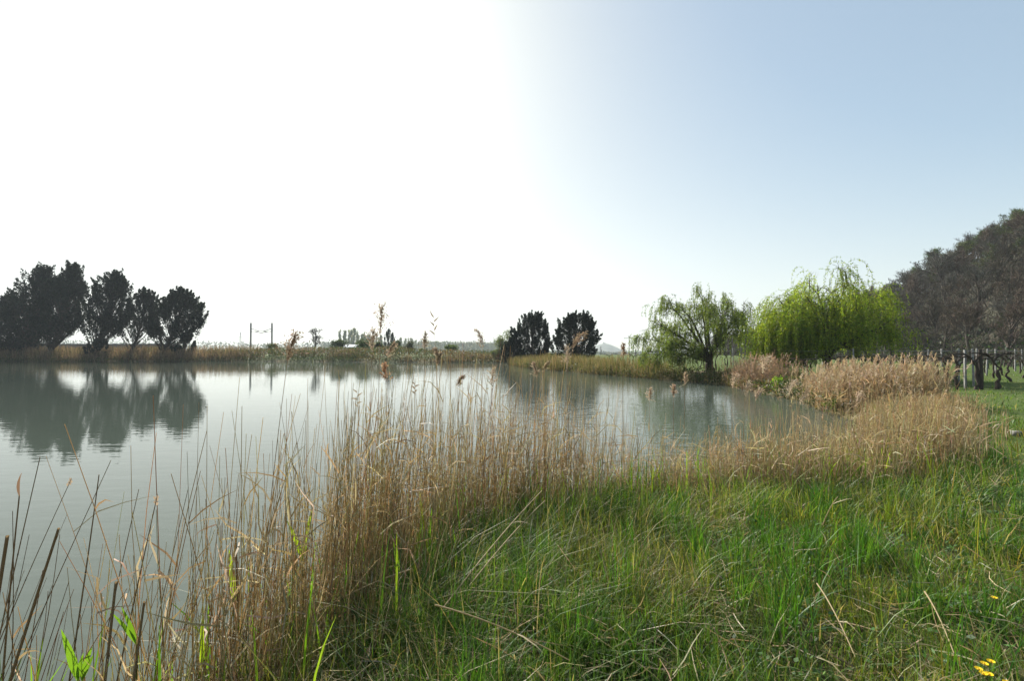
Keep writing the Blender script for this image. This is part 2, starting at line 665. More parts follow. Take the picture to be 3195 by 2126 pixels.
def make_hill_wood():
    pts = []
    tries = 0
    while len(pts) < 290 and tries < 60000:
        tries += 1
        y = rng.uniform(34, 178)
        s = rng.uniform(.5, 37) if y < 120 else rng.uniform(-1, 30)
        x = float(hill_foot(y)) + s
        u = 1597.5 + FPX * x / y
        if u > 3330 or u < 2235:
            continue
        if any((x - a) ** 2 + (y - b) ** 2 < 2.3 ** 2 for a, b in pts):
            continue
        pts.append((x, y))
    for x, y in pts:
        z = float(hill_z(np.array(x), np.array(y))) - .15
        k = int(rng.integers(0, 6))
        sc = rng.uniform(.8, 1.12) * (.9 if x - hill_foot(y) > 25 else 1)
        sf = x - float(hill_foot(y))
        where = ('in the far low end of the hill wood behind the two willows' if y > 112 else 'along the skyline of the hill ridge' if sf > 27
                 else 'at the hill foot just behind the vineyard' if sf < 8 else 'on the middle of the steep slope' if sf < 18 else 'on the upper slope below the ridge')
        plant_tree('bare_tree', protos[k], 'bare grey-brown tree ' + where, (x, y, z), sc,
                   group='bare trees crowding the hillside')
    # the trees one can tell apart
    spec = [(2926, 86, 752, 0, 'tree with pale new leaves standing alone above the middle of the hill ridge'),
            (3012, 80, 722, 1, 'thin spreading tree at the lower end of the green ridge top'),
            (3070, 78, 700, 0, 'small leafy tree below the highest corner of the hill'),
            (3120, 76, 665, 2, 'dark green tree on the ridge top near the right edge'),
            (3185, 74, 628, 0, 'highest tree on the hill, cut by the right edge of the picture'),
            (3165, 66, 745, 1, 'yellow-green leafing tree on the upper slope among bare trees'),
            (2860, 92, 815, 0, 'faintly greening tree on the ridge right of the tall willow'),
            (3120, 52, 985, 2, 'dark ivy-clad tree at the foot of the hill behind the vines'),
            (2850, 62, 1000, 2, 'dark green bushy tree at the hill foot right of the willow'),
            (2300, 128, 1020, 2, 'dim green tree at the far foot of the hill between the willows')]
    for u, Y, v, k, lab in spec:
        x = X(u, Y)
        z = float(hill_z(np.array(x), np.array(float(Y))))
        z = max(z, .4)
        top = Z(v, Y)
        h = max(top - z, 3.5)
        plant_tree('leafing_tree', gprotos[k], lab, (x, Y, z - .1), h / 8.0, group='leafing trees on the hill')
    for i in range(34):
        y = rng.uniform(50, 118)
        sf = rng.uniform(26, 37) if i % 3 else rng.uniform(4, 24)
        x = float(hill_foot(y)) + sf
        k = int(rng.choice([0, 2, 2, 1]))
        lab = ['tree in pale new leaf', 'yellow-green leafing tree', 'dark green leafy tree'][k] + (' among the bare trees of the ridge skyline' if i % 3 else ' scattered among the bare trees of the slope')
        plant_tree('leafing_tree', gprotos[k], lab, (x, y, float(hill_z(np.array(x), np.array(y))) - .1), rng.uniform(.65, .95), group='leafing trees on the hill')
    # brushwood thicket between the trunks: one mass
    n = 23000
    y = rng.uniform(36, 150, n)
    x = hill_foot(y) + rng.uniform(1, 38, n)
    b = np.stack([x, y, np.maximum(hill_z(x, y), .3) - .1], -1)
    P = grow(b, np.array([-.1, 0, 1.0]) + rng.normal(0, .4, (n, 3)), rng.uniform(1.0, 3.2, n), 2, .3)
    g = Geo()
    thin(P, np.array([.05, .045, .02]), g, pick([(.10, .08, .062), (.075, .06, .048), (.13, .105, .085), (.06, .065, .03)], n, jit=.2))
    tag(g.build('brushwood', M_TWIG), 'grey-brown leafless brushwood filling the hillside between the trees', 'brushwood', kind='stuff')
    # low evergreen undergrowth: one mass
    n = 26000
    y = rng.uniform(34, 150, n)
    s = np.abs(rng.normal(0, 6, n)) - 2
    x = hill_foot(y) + s
    keep = fbm(x, y, 5, 61) > .42
    x, y, s = x[keep], y[keep], s[keep]
    hgt = np.where(rng.random(len(x)) < .7, 1.0, 2.4) * fbm(x, y, 3.5, 63) * 1.9
    z = np.maximum(hill_z(x, y), .35) + rng.random(len(x)) * hgt
    g = Geo()
    P = np.stack([x, y, z], -1)
    g.leaves(P, rand_unit(len(P)), rng.uniform(.15, .4, len(P)), rng.uniform(.1, .25, len(P)),
             pick([(.028, .055, .022), (.04, .07, .022), (.065, .06, .035), (.022, .042, .02)], len(P), jit=.25))
    tag(g.build('undergrowth', M_SCRUB), 'dark green brambles and ivy along the foot of the hill', 'undergrowth', kind='stuff')


make_hill_wood()


# ---------------------------------------------------------------- cypresses
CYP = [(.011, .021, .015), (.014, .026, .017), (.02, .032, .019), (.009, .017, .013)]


def cypress(name, label, base, lean, h, profile, nl=95, leaf=.30, per=150, depth=.85, group=None, seed_gap=.5, low=0.12):
    """trunk with lean (dx, dy) at crown height; profile: list of (height fraction, left radius, right radius) in metres"""
    o = thing(name, label, 'tree', base, 0, group)
    wood, cr = Geo(), Geo()
    nl, leaf, per = int(nl * 1.15), leaf * .78, int(per * 1.02)
    h = h * .87                                       # the leading sprays reach above the trunk
    top = np.array([lean[0], lean[1], h])
    # leaning foot, upright above
    tr = bez((0, 0, 0), (lean[0] * .75, lean[1] * .5, h * .28), top * np.array([1, 1, .93]), 10)[None]
    wood.tubes(tr, taper([h * .03], [h * .004], 10), (.05, .042, .035), 7)
    pf = np.array(profile)
    t = rng.uniform(pf[0, 0], 1, nl) ** .9
    t[:7] = np.linspace(.80, .97, 7)
    a = rng.uniform(0, 2 * PI, nl)
    rl = np.interp(t, pf[:, 0], pf[:, 1])
    rr = np.interp(t, pf[:, 0], pf[:, 2])
    ca = np.cos(a)
    rad = np.where(ca < 0, rl, rr)
    f = rng.uniform(.55, 1.0, nl) ** .6
    off = np.stack([ca * rad, np.sin(a) * (rl + rr) * .5 * depth], -1) * f[:, None]
    axis = np.stack([np.interp(t, np.linspace(0, 1, 11), tr[0, :, k]) for k in range(3)], -1)
    tip = axis + np.concatenate([off, np.zeros((nl, 1))], 1)
    tip[:, 2] = t * h
    # limb from the trunk, lower down, to each tip
    t_s = np.clip(t - .16 - .1 * f, .12, 1)
    st = np.stack([np.interp(t_s, np.linspace(0, 1, 11), tr[0, :, k]) for k in range(3)], -1)
    mid = (st + tip) * .5 + np.array([0, 0, -.03 * h])
    limbs = np.stack([(1 - q) ** 2 * st + 2 * q * (1 - q) * mid + q * q * tip for q in np.linspace(0, 1, 5)], 1)
    wood.tubes(limbs, taper(np.full(nl, h * .006), np.full(nl, h * .0015), 4), (.045, .038, .03), 3)
    # pointed sprays of small scaly foliage around each tip
    out = unit(tip - axis + np.array([0, 0, 1e-3]))
    ax = unit(out * .42 + np.array([0, 0, 1.0]) + rng.normal(0, .28, (nl, 3)))
    sl = h * rng.uniform(.075, .145, nl)
    sw = h * rng.uniform(.028, .052, nl)
    ax[:7] = unit(np.array([0, 0, 1.0]) + rng.normal(0, .1, (7, 3)))
    sl[:7] = h * np.linspace(.15, .11, 7)
    sw[:7] = h * .022
    n = nl * per
    k = np.repeat(np.arange(nl), per)
    q = rng.random(n) ** .8
    wid = np.sin(np.clip(q, .02, 1) ** .55 * PI) * .95 + .05
    r = rand_unit(n) * (rng.random((n, 1)) ** .5)
    P = tip[k] + ax[k] * ((q - .38) * 1.9 * sl[k])[:, None] + r * (sw[k] * wid)[:, None]
    D = unit(ax[k] * .9 + r * .9 + rng.normal(0, .35, (n, 3)))
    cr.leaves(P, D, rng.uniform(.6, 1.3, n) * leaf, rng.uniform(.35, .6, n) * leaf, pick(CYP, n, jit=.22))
    # inner foliage along the limbs
    n2 = int(n * .13)
    kk = rng.integers(0, nl, n2)
    jj = rng.uniform(.35, 1, n2)
    P2 = st[kk] * (1 - jj[:, None]) + tip[kk] * jj[:, None] + rng.normal(0, h * .02, (n2, 3))
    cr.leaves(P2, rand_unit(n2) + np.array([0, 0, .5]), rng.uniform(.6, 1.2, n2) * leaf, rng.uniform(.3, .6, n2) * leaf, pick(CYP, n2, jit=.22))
    wood.build('trunk', M_BARK, o, True)
    cr.build('crown', M_CYPRESS, o)
    return o


def make_cypresses():
    G = 'dark cypresses on the far left bank'
    gz = .55
    Y = 84.0
    # far left big mass
    cypress('cypress', 'broad black-green cypress cut by the left edge of the picture', (X(-20, Y), Y + 1, gz), (3.0, 0), Z(905, Y) - gz,
            [(.08, 4.5, 4), (.3, 6, 5.5), (.6, 5, 5), (.85, 2.5, 3), (1, .4, .5)], 120, .42, group=G)
    cypress('cypress', 'tallest and widest cypress of the left group, its top a ragged double point', (X(70, Y), Y, gz), (4.0, 0), Z(818, Y) - gz,
            [(.06, 5, 3.5), (.25, 5.6, 4.4), (.5, 5.4, 4.0), (.72, 3.6, 3.6), (.88, 2.4, 3.0), (1, .3, .5)], 190, .42, group=G)
    cypress('cypress', 'narrow pointed cypress with a sharp tip, second from the left', (X(178, Y), Y - 2, gz), (4.2, .5), Z(812, Y) - gz,
            [(.26, 2.3, 2.4), (.4, 2.9, 3.2), (.6, 2.7, 3), (.8, 1.7, 1.9), (.92, .9, 1.0), (1, .2, .2)], 130, .40, group=G)
    cypress('cypress', 'round-topped cypress with a forked leaning trunk in the middle of the left group', (X(292, Y), Y - 1, gz), (4.6, 0), Z(838, Y) - gz,
            [(.28, 2.4, 2.6), (.42, 3.4, 3.9), (.6, 3.6, 4.1), (.8, 2.6, 3), (.93, 1.3, 1.2), (1, .3, .3)], 140, .40, group=G)
    cypress('cypress', 'small airy cypress with leaning trunk, fourth in the left group', (X(425, Y), Y - 2, gz), (3.2, 0), Z(897, Y) - gz,
            [(.3, 2.2, 2.5), (.42, 3.1, 3.3), (.62, 2.8, 3.4), (.8, 1.7, 2.6), (.92, .9, 1.2), (1, .3, .3)], 78, .38, group=G)
    cypress('cypress', 'cypress standing apart at the right end of the left group, trunk slanting', (X(528, Y), Y - 3, gz), (4.6, 0), Z(900, Y) - gz,
            [(.3, 2.2, 3.8), (.42, 3.4, 5.0), (.6, 3.2, 5.2), (.8, 2.4, 3.8), (.93, 1.6, 1.6), (1, .4, .4)], 135, .40, group=G)
    cypress('cypress', 'short ivy-dark cypress stump bush under the last left cypress', (X(608, Y), Y - 3, gz), (.5, 0), Z(1040, Y) - gz,
            [(.0, 1.2, 1.2), (.4, 1.9, 1.9), (.8, 1.3, 1.3), (1, .4, .4)], 40, .36, group=G)
    cypress('cypress', 'low dark evergreen bush on the bank below the forked cypress', (X(350, Y), Y - 3, gz), (.3, 0), Z(1060, Y) - gz,
            [(.0, 1.4, 1.4), (.4, 2.2, 2.2), (.8, 1.5, 1.5), (1, .4, .4)], 40, .36, group=G)
    # the pair on the point
    G2 = 'pair of dark cypresses on the grassy point'
    Y = 62.0
    cypress('cypress', 'left one of the two dark cypresses on the point, leaning over the water', (X(1655, Y), Y + 1, .4), (.4, 0), Z(966, Y) - .4,
            [(.04, 3.6, 2.0), (.2, 3.9, 2.6), (.4, 3.4, 2.7), (.6, 2.7, 2.3), (.8, 1.9, 1.7), (1, .5, .9)], 150, .26, 150, group=G2)
    cypress('cypress', 'low dark cypress limb dipping to the water beside the pair on the point', (X(1600, Y), Y + .5, .3), (.2, 0), Z(1050, Y) - .3,
            [(.0, 1.2, 1.6), (.3, 1.9, 1.9), (.7, 1.1, 1.4), (1, .2, .3)], 60, .26, 130, group=G2)
    Y = 57.0
    cypress('cypress', 'right one of the two dark cypresses on the point, crown ragged, trunk bare below', (X(1802, Y), Y, .4), (-.3, 0), Z(968, Y) - .4,
            [(.12, 2.6, 1.8), (.3, 3.3, 2.6), (.5, 2.9, 2.9), (.7, 2.5, 2.6), (.86, 1.7, 2.1), (1, .5, 1.2)], 150, .25, 150, group=G2)


make_cypresses()


# ---------------------------------------------------------------- willows
def willow(name, label, base, fork, limbs, strands, slen, leafcols, strand_col, leaf=(.11, .022), zmin=.5, trunk_r=.22, dens=34, l2n=7, lean=(0, 0), zlow=0):
    o = thing(name, label, 'willow', base)
    wood, cr = Geo(), Geo()
    fk = np.array([lean[0], lean[1], fork])
    tr = bez((0, 0, -.1), (lean[0] * .2, lean[1] * .2, fork * .6), fk, 6)
    tr += np.concatenate([np.zeros((1, 3)), rng.normal(0, .025, (5, 3)), np.zeros((1, 3))])
    bark = (.05, .042, .032)
    wood.tubes(tr[None], taper([trunk_r * 1.25], [trunk_r * .85], 6), bark, 9)
    L1 = []
    for (x, y, z) in limbs:
        tip = np.array([x, y, z])
        st = tr[rng.integers(4, 7)]
        m = st + (tip - st) * np.array([.35, .35, .62]) + rng.normal(0, .15, 3)
        b = bez(st, m, tip, 8)
        b[1:-1] += rng.normal(0, .05, (7, 3))
        L1.append(b)
    L1 = np.array(L1)
    wood.tubes(L1, taper(np.full(len(L1), trunk_r * .45), np.full(len(L1), .02), 8), bark, 6)
    ln = np.linalg.norm(L1[:, -1] - L1[:, 0], axis=1)
    p, d, L, t = spawn(L1, l2n, .35, 1, .75, .42, ln, .1)
    l2 = grow(p, d, L, 5, .14, -.02)
    wood.tubes(l2, taper(np.full(len(p), .03), np.full(len(p), .008), 5), bark, 4)
    p, d, L, t = spawn(l2, 5, .3, 1, .7, .6, L, .15)
    l3 = grow(p, d, L, 4, .16, -.12)
    wood.tubes(l3, taper(np.full(len(p), .012), np.full(len(p), .005), 4), (.075, .065, .03), 3)
    # strands hang from the outer branches
    src = np.concatenate([l2[:, 2:].reshape(-1, 3), l3[:, 1:].reshape(-1, 3), L1[:, 5:].reshape(-1, 3)])
    nc = strands // 13
    cen = rng.integers(0, len(src), nc)
    ck = rng.integers(0, nc, strands)
    p = src[cen][ck] + rng.normal(0, 1, (strands, 3)) * np.array([.16, .16, .07])
    if zlow:                                          # the long curtain on the water side
        cu = rng.integers(0, 34, strands)
        cx = rng.uniform(-3.2, -1.5, 34)
        cc = np.stack([cx, rng.uniform(-1.4, 1.2, 34), np.interp(cx, [-3.2, -2.4, -1.5], [2.2, 2.9, 3.4]) + rng.normal(0, .25, 34)], -1)
        p = np.where((rng.random(strands) < .15)[:, None], cc[cu] + rng.normal(0, 1, (strands, 3)) * np.array([.11, .11, .12]), p)
    free = rng.random(strands) < .3
    p = np.where((free & (p[:, 0] > -1.6))[:, None], src[rng.integers(0, len(src), strands)], p)
    outw = unit(p - np.array([fk[0], fk[1], p[:, 2].mean() * 0 + 0]) * np.array([1, 1, 0]) - np.stack([0 * p[:, 0], 0 * p[:, 0], p[:, 2]], 1))
    d = unit(outw * .6 + rng.normal(0, .45, (strands, 3)) + np.array([0, 0, .08]))
    clump = rng.uniform(.45, 1.45, nc)[ck]
    Ls = rng.uniform(slen[0], slen[1], strands) * clump
    if zlow:
        Ls = np.where(p[:, 0] < -1.6, np.maximum(Ls * 1.7, rng.uniform(1.6, 3.6, strands)), Ls)
    zm = np.interp(p[:, 0], [-2.9, -2.0, -1.4, 2.6, 3.2], [zmin, zmin + .1, zlow, zlow * .9, zlow * .6]) if zlow else zmin
    Ls = np.minimum(Ls, np.maximum(p[:, 2] - (zm + rng.random(strands) * .8), .35) + .2)
    K = 9
    dirs, q, pts = d, p, [p]
    for j in range(K):
        dirs = unit(dirs + np.array([0, 0, -1.0]) * (.34 + .16 * j) + rng.normal(0, .035, (strands, 3)))
        q = q + dirs * (Ls / K)[:, None]
        pts.append(q)
    S = np.stack(pts, 1)
    sc = pick([strand_col], strands, jit=.15)
    thin(S, np.linspace(.009, .004, K + 1), cr, sc)
    # leaves along the strands
    nl = np.maximum((Ls * dens).astype(int), 4)
    kk = np.repeat(np.arange(strands), nl)
    n = len(kk)
    tt = rng.uniform(.08, 1, n) * K
    ii = np.minimum(tt.astype(int), K - 1)
    w = (tt - ii)[:, None]
    P = S[kk, ii] * (1 - w) + S[kk, ii + 1] * w
    D = unit(S[kk, ii + 1] - S[kk, ii]) * .8 + rng.normal(0, .5, (n, 3))
    tone = (1 + rng.normal(0, .2, nc))[ck] * (1 + rng.normal(0, .1, strands))
    C = np.clip(pick(leafcols, n, jit=.16) * tone[kk][:, None], .01, .6)
    cr.leaves(P, D, rng.uniform(.6, 1.25, n) * leaf[0], rng.uniform(.7, 1.3, n) * leaf[1], C)
    wood.build('trunk', M_BARK, o, True)
    cr.build('crown', M_WILLOW, o)
    return n


def make_willows():
    Y = 25.5
    gz = .45
    bx = X(2590, Y)
    tips = []
    for u, v, dy in [(2375, 975, -.6), (2400, 935, 1.2), (2455, 885, -1.2), (2480, 860, 1.5), (2545, 838, 0), (2575, 845, -2.2), (2600, 850, 2.4), (2625, 850, .3),
                     (2660, 905, -2.2), (2700, 885, 1.2), (2750, 885, -.5), (2790, 905, .6), (2800, 985, -1), (2800, 1045, .8), (2470, 985, -2.6), (2690, 1000, -2.6),
                     (2420, 1010, 2), (2590, 930, -3), (2740, 965, 2.2), (2352, 1000, .3), (2362, 945, -.5), (2395, 1000, -1.0), (2410, 905, .2), (2765, 870, .4)]:
        tips.append(((X(u, Y) - bx) * .8, dy * .8, (Z(v, Y) - gz) * .85))
    n1 = willow('weeping_willow', 'large bright green weeping willow with long hanging curtains of leaves', (bx, Y, gz), 1.5, tips, 3000, (1.0, 3.2),
                [(.20, .27, .028), (.15, .23, .025), (.25, .30, .04), (.11, .19, .022)], (.16, .16, .04), (.125, .032), .35, .19, 23, lean=(-.35, .1), zlow=1.55)
    Y = 31.5
    gz = .4
    bx = X(2213, Y)
    tips = []
    for u, v, dy in [(2012, 1050, -.3), (2035, 985, .8), (2075, 955, -1.2), (2120, 930, .5), (2180, 915, -.6), (2215, 925, 1.5), (2240, 960, -1.6),
                     (2285, 925, .4), (2330, 955, -.4), (2335, 1000, .9), (2050, 1060, -1.9), (2090, 1010, 2.2), (2140, 975, -2.8), (2180, 965, 2.7), (2010, 1090, .4), (2110, 1080, -2.5)]:
        tips.append(((X(u, Y) - bx) * .93, dy, (Z(v, Y) - gz) * .92))
    n2 = willow('weeping_willow', 'smaller olive green willow with dark spreading branches at the water edge', (bx, Y, gz), .95, tips, 2500, (.5, 1.4),
                [(.12, .17, .035), (.09, .14, .03), (.15, .19, .045), (.07, .115, .028)], (.09, .085, .035), (.135, .032), .4, .26, 25)
    # fallen-in small green shoots of the willow at the water edge
    print('willow leaves', n1, n2)


make_willows()


# ---------------------------------------------------------------- far bank: scrub, bushes, poplars, woods
def shore_samples(n, a, b, d0, d1):
    """n random points along the outline from vertex a to b, offset d0..d1 outwards"""
    seg = POND[a:b + 1]
    ln = np.hypot(*(seg[1:] - seg[:-1]).T)
    cs = np.concatenate([[0], np.cumsum(ln)])
    t = rng.uniform(0, cs[-1], n)
    i = np.clip(np.searchsorted(cs, t) - 1, 0, len(ln) - 1)
    f = ((t - cs[i]) / ln[i])[:, None]
    p = seg[i] * (1 - f) + seg[i + 1] * f
    e = unit(seg[i + 1] - seg[i])
    nrm = np.stack([e[:, 1], -e[:, 0]], 1)
    off = rng.uniform(d0, d1, n)
    return p + nrm * off[:, None], off


RB = list(map(tuple, POND)).index((-.3, 61.))          # first vertex of the far shore
RE = list(map(tuple, POND)).index((-125., 74.))
RR = list(map(tuple, POND)).index((11.5, 20.1))


def make_far_bank():
    # leafy bramble mass along the far shore
    p, off = shore_samples(50000, RB, RE, -.5, 7)
    keep = pond_d(p[:, 0], p[:, 1]) > -.6
    p, off = p[keep], off[keep]
    x, y = p.T
    gz = ground_z(x, y)
    top = (.5 + 2.3 * fbm(x, y, 5, 81) * smooth(.25 + off / 3)) * np.interp(x, [-60, -42, -24, -12, 0], [.75, 1, .9, .55, .5])
    z = np.maximum(gz, 0) + rng.random(len(x)) ** .6 * top
    P = np.stack([x, y, z], -1)
    w = fbm(x, y, 6, 83)
    col = pick([(.06, .085, .03), (.045, .07, .028), (.085, .10, .035)], len(x), jit=.22)
    brown = pick([(.14, .105, .06), (.11, .08, .05)], len(x), jit=.2)
    isb = rng.random(len(x)) < smooth((w - .42) * 5) * .75 + .05 + .35 * (x < -42)
    col = np.where(isb[:, None], brown, col)
    g = Geo()
    g.leaves(P, rand_unit(len(x)) + np.array([0, 0, .3]), rng.uniform(.14, .34, len(x)), rng.uniform(.08, .18, len(x)), col)
    tag(g.build('bank_scrub', M_SCRUB), 'tangle of green and brown bramble covering the far shore', 'scrub', kind='stuff')
    # dry reeds among it
    p, off = shore_samples(15000, RB, RE, -.3, 6)
    x, y = p.T
    keep = (fbm(x, y, 7, 85) > np.where(x > -45, .56, .40)) | (x < -60)
    x, y = x[keep], y[keep]
    n = len(x)
    b = np.stack([x, y, np.maximum(ground_z(x, y), -.1)], -1)
    st = grow(b, np.array([0, 0, 1.0]) + rng.normal(0, .12, (n, 3)), rng.uniform(1.0, 2.3, n) * np.interp(x, [-45, -30, -12, 0], [.95, .8, .5, .45]), 2, .06)
    g = Geo()
    thin(st, np.array([.05, .05, .03]), g, pick([(.19, .14, .08), (.15, .11, .065), (.24, .18, .10)], n))
    tag(g.build('far_reeds', M_REED), 'dry brown reeds along the far shore', 'reeds', kind='stuff')
    # reeds, olive and tan, on the right bank up to the cypress point
    p, off = shore_samples(15000, RR + 1, RB, -.35, 2.6)
    x, y = p.T
    keep = ~((np.abs(x - X(2213, 31.5)) < 2.2) & (y < 33) & (y > 26) & (rng.random(len(x)) < .75))
    keep &= rng.random(len(x)) < np.clip(fbm(x, y, 3, 87) * 2.4 - .4, .1, 1)
    x, y, off = x[keep], y[keep], off[keep]
    n = len(x)
    b = np.stack([x, y, np.maximum(ground_z(x, y), -.1)], -1)
    h = rng.uniform(.6, 1.25, n) * (.7 + .6 * fbm(x, y, 4, 89)) * np.where(y < 30, .7, 1)
    st = grow(b, np.array([0, 0, 1.0]) + rng.normal(0, .13, (n, 3)), h, 3, .08, -.03)
    g = Geo()
    thin(st, np.array([.026, .024, .02, .01]), g, pick([(.22, .17, .065), (.17, .15, .05), (.27, .21, .11), (.10, .12, .03)], n))
    k = rng.random(n) < .5
    g.leaves(st[k, 1], st[k, 2] - st[k, 1] + rng.normal(0, .25, (k.sum(), 3)), rng.uniform(.25, .5, k.sum()), .03,
             pick([(.13, .15, .04), (.22, .18, .08)], k.sum()))
    tag(g.build('bank_reeds', M_REED), 'olive and tan reeds along the right bank below the willows', 'reeds', kind='stuff')
    # low green herbs at the waterline of that bank
    p, off = shore_samples(13000, RR - 3, RB, -.3, 1.4)
    x, y = p.T
    z = np.maximum(ground_z(x, y), 0) + rng.random(len(x)) * .55
    g = Geo()
    g.leaves(np.stack([x, y, z], -1), rand_unit(len(x)) + np.array([0, 0, .5]), rng.uniform(.1, .2, len(x)), rng.uniform(.05, .09, len(x)),
             pick([(.05, .08, .025), (.08, .10, .03), (.12, .10, .05)], len(x), jit=.2))
    tag(g.build('waterside_herbs', M_SCRUB), 'low dull green herbs at the waterline of the right bank', 'herbs', kind='stuff')


make_far_bank()


def leafy_bush(name, label, loc, h, w, cols, n=2600, leaf=.3, cat='bush', group=None, mat=None, stem=True, lobes=9):
    o = thing(name, label, cat, loc, 0, group)
    g = Geo()
    c = rand_unit(lobes) * rng.uniform(.3, .75, (lobes, 1)) * np.array([w * .5, w * .5, h * .36]) + np.array([0, 0, h * .56])
    r = rng.uniform(.3, .55, lobes) * min(w * .5, h * .5)
    k = rng.integers(0, lobes, n)
    P = c[k] + rand_unit(n) * (rng.random((n, 1)) ** .45) * r[k][:, None]
    P[:, 2] = np.maximum(P[:, 2], .05)
    g.leaves(P, rand_unit(n) + np.array([0, 0, .4]), rng.uniform(.6, 1.2, n) * leaf, rng.uniform(.35, .6, n) * leaf, pick(cols, n, jit=.22))
    if stem:
        s = Geo()
        sp = np.stack([bez((rng.normal(0, .08), rng.normal(0, .08), 0), (q[0] * .3, q[1] * .3, h * .3), q, 5) for q in c])
        s.tubes(sp, taper(np.full(lobes, .03 + h * .008), np.full(lobes, .012), 5), (.06, .05, .04), 4)
        s.build('stems', M_BARK, o)
    g.build('foliage', mat or M_SCRUB, o)
    return o


def poplar_proto(h, w, cols, nleaf):
    wood, cr = Geo(), Geo()
    tr = grow(np.zeros((1, 3)), np.array([[0, 0, 1.0]]), h, 6, .02)
    wood.tubes(tr, taper([h * .014], [h * .003], 6), (.13, .12, .10), 5)
    p, d, L, t = spawn(tr, 42, .12, .97, .42, .2, h, .5)
    br = grow(p, d, L * (w / 1.7), 3, .08, .22)
    thin(br, np.array([.10, .08, .06, .04]), wood, pick([(.14, .13, .11)], len(p)))
    k = rng.integers(0, len(br), nleaf)
    P = br[k, rng.integers(1, 4, nleaf)] + rng.normal(0, .25, (nleaf, 3))
    cr.leaves(P, rand_unit(nleaf) + np.array([0, 0, .8]), rng.uniform(.5, 1.1, nleaf), rng.uniform(.25, .5, nleaf), pick(cols, nleaf, jit=.2))
    return wood.mesh('trunk', M_BARK), cr.mesh('crown', M_SCRUB)


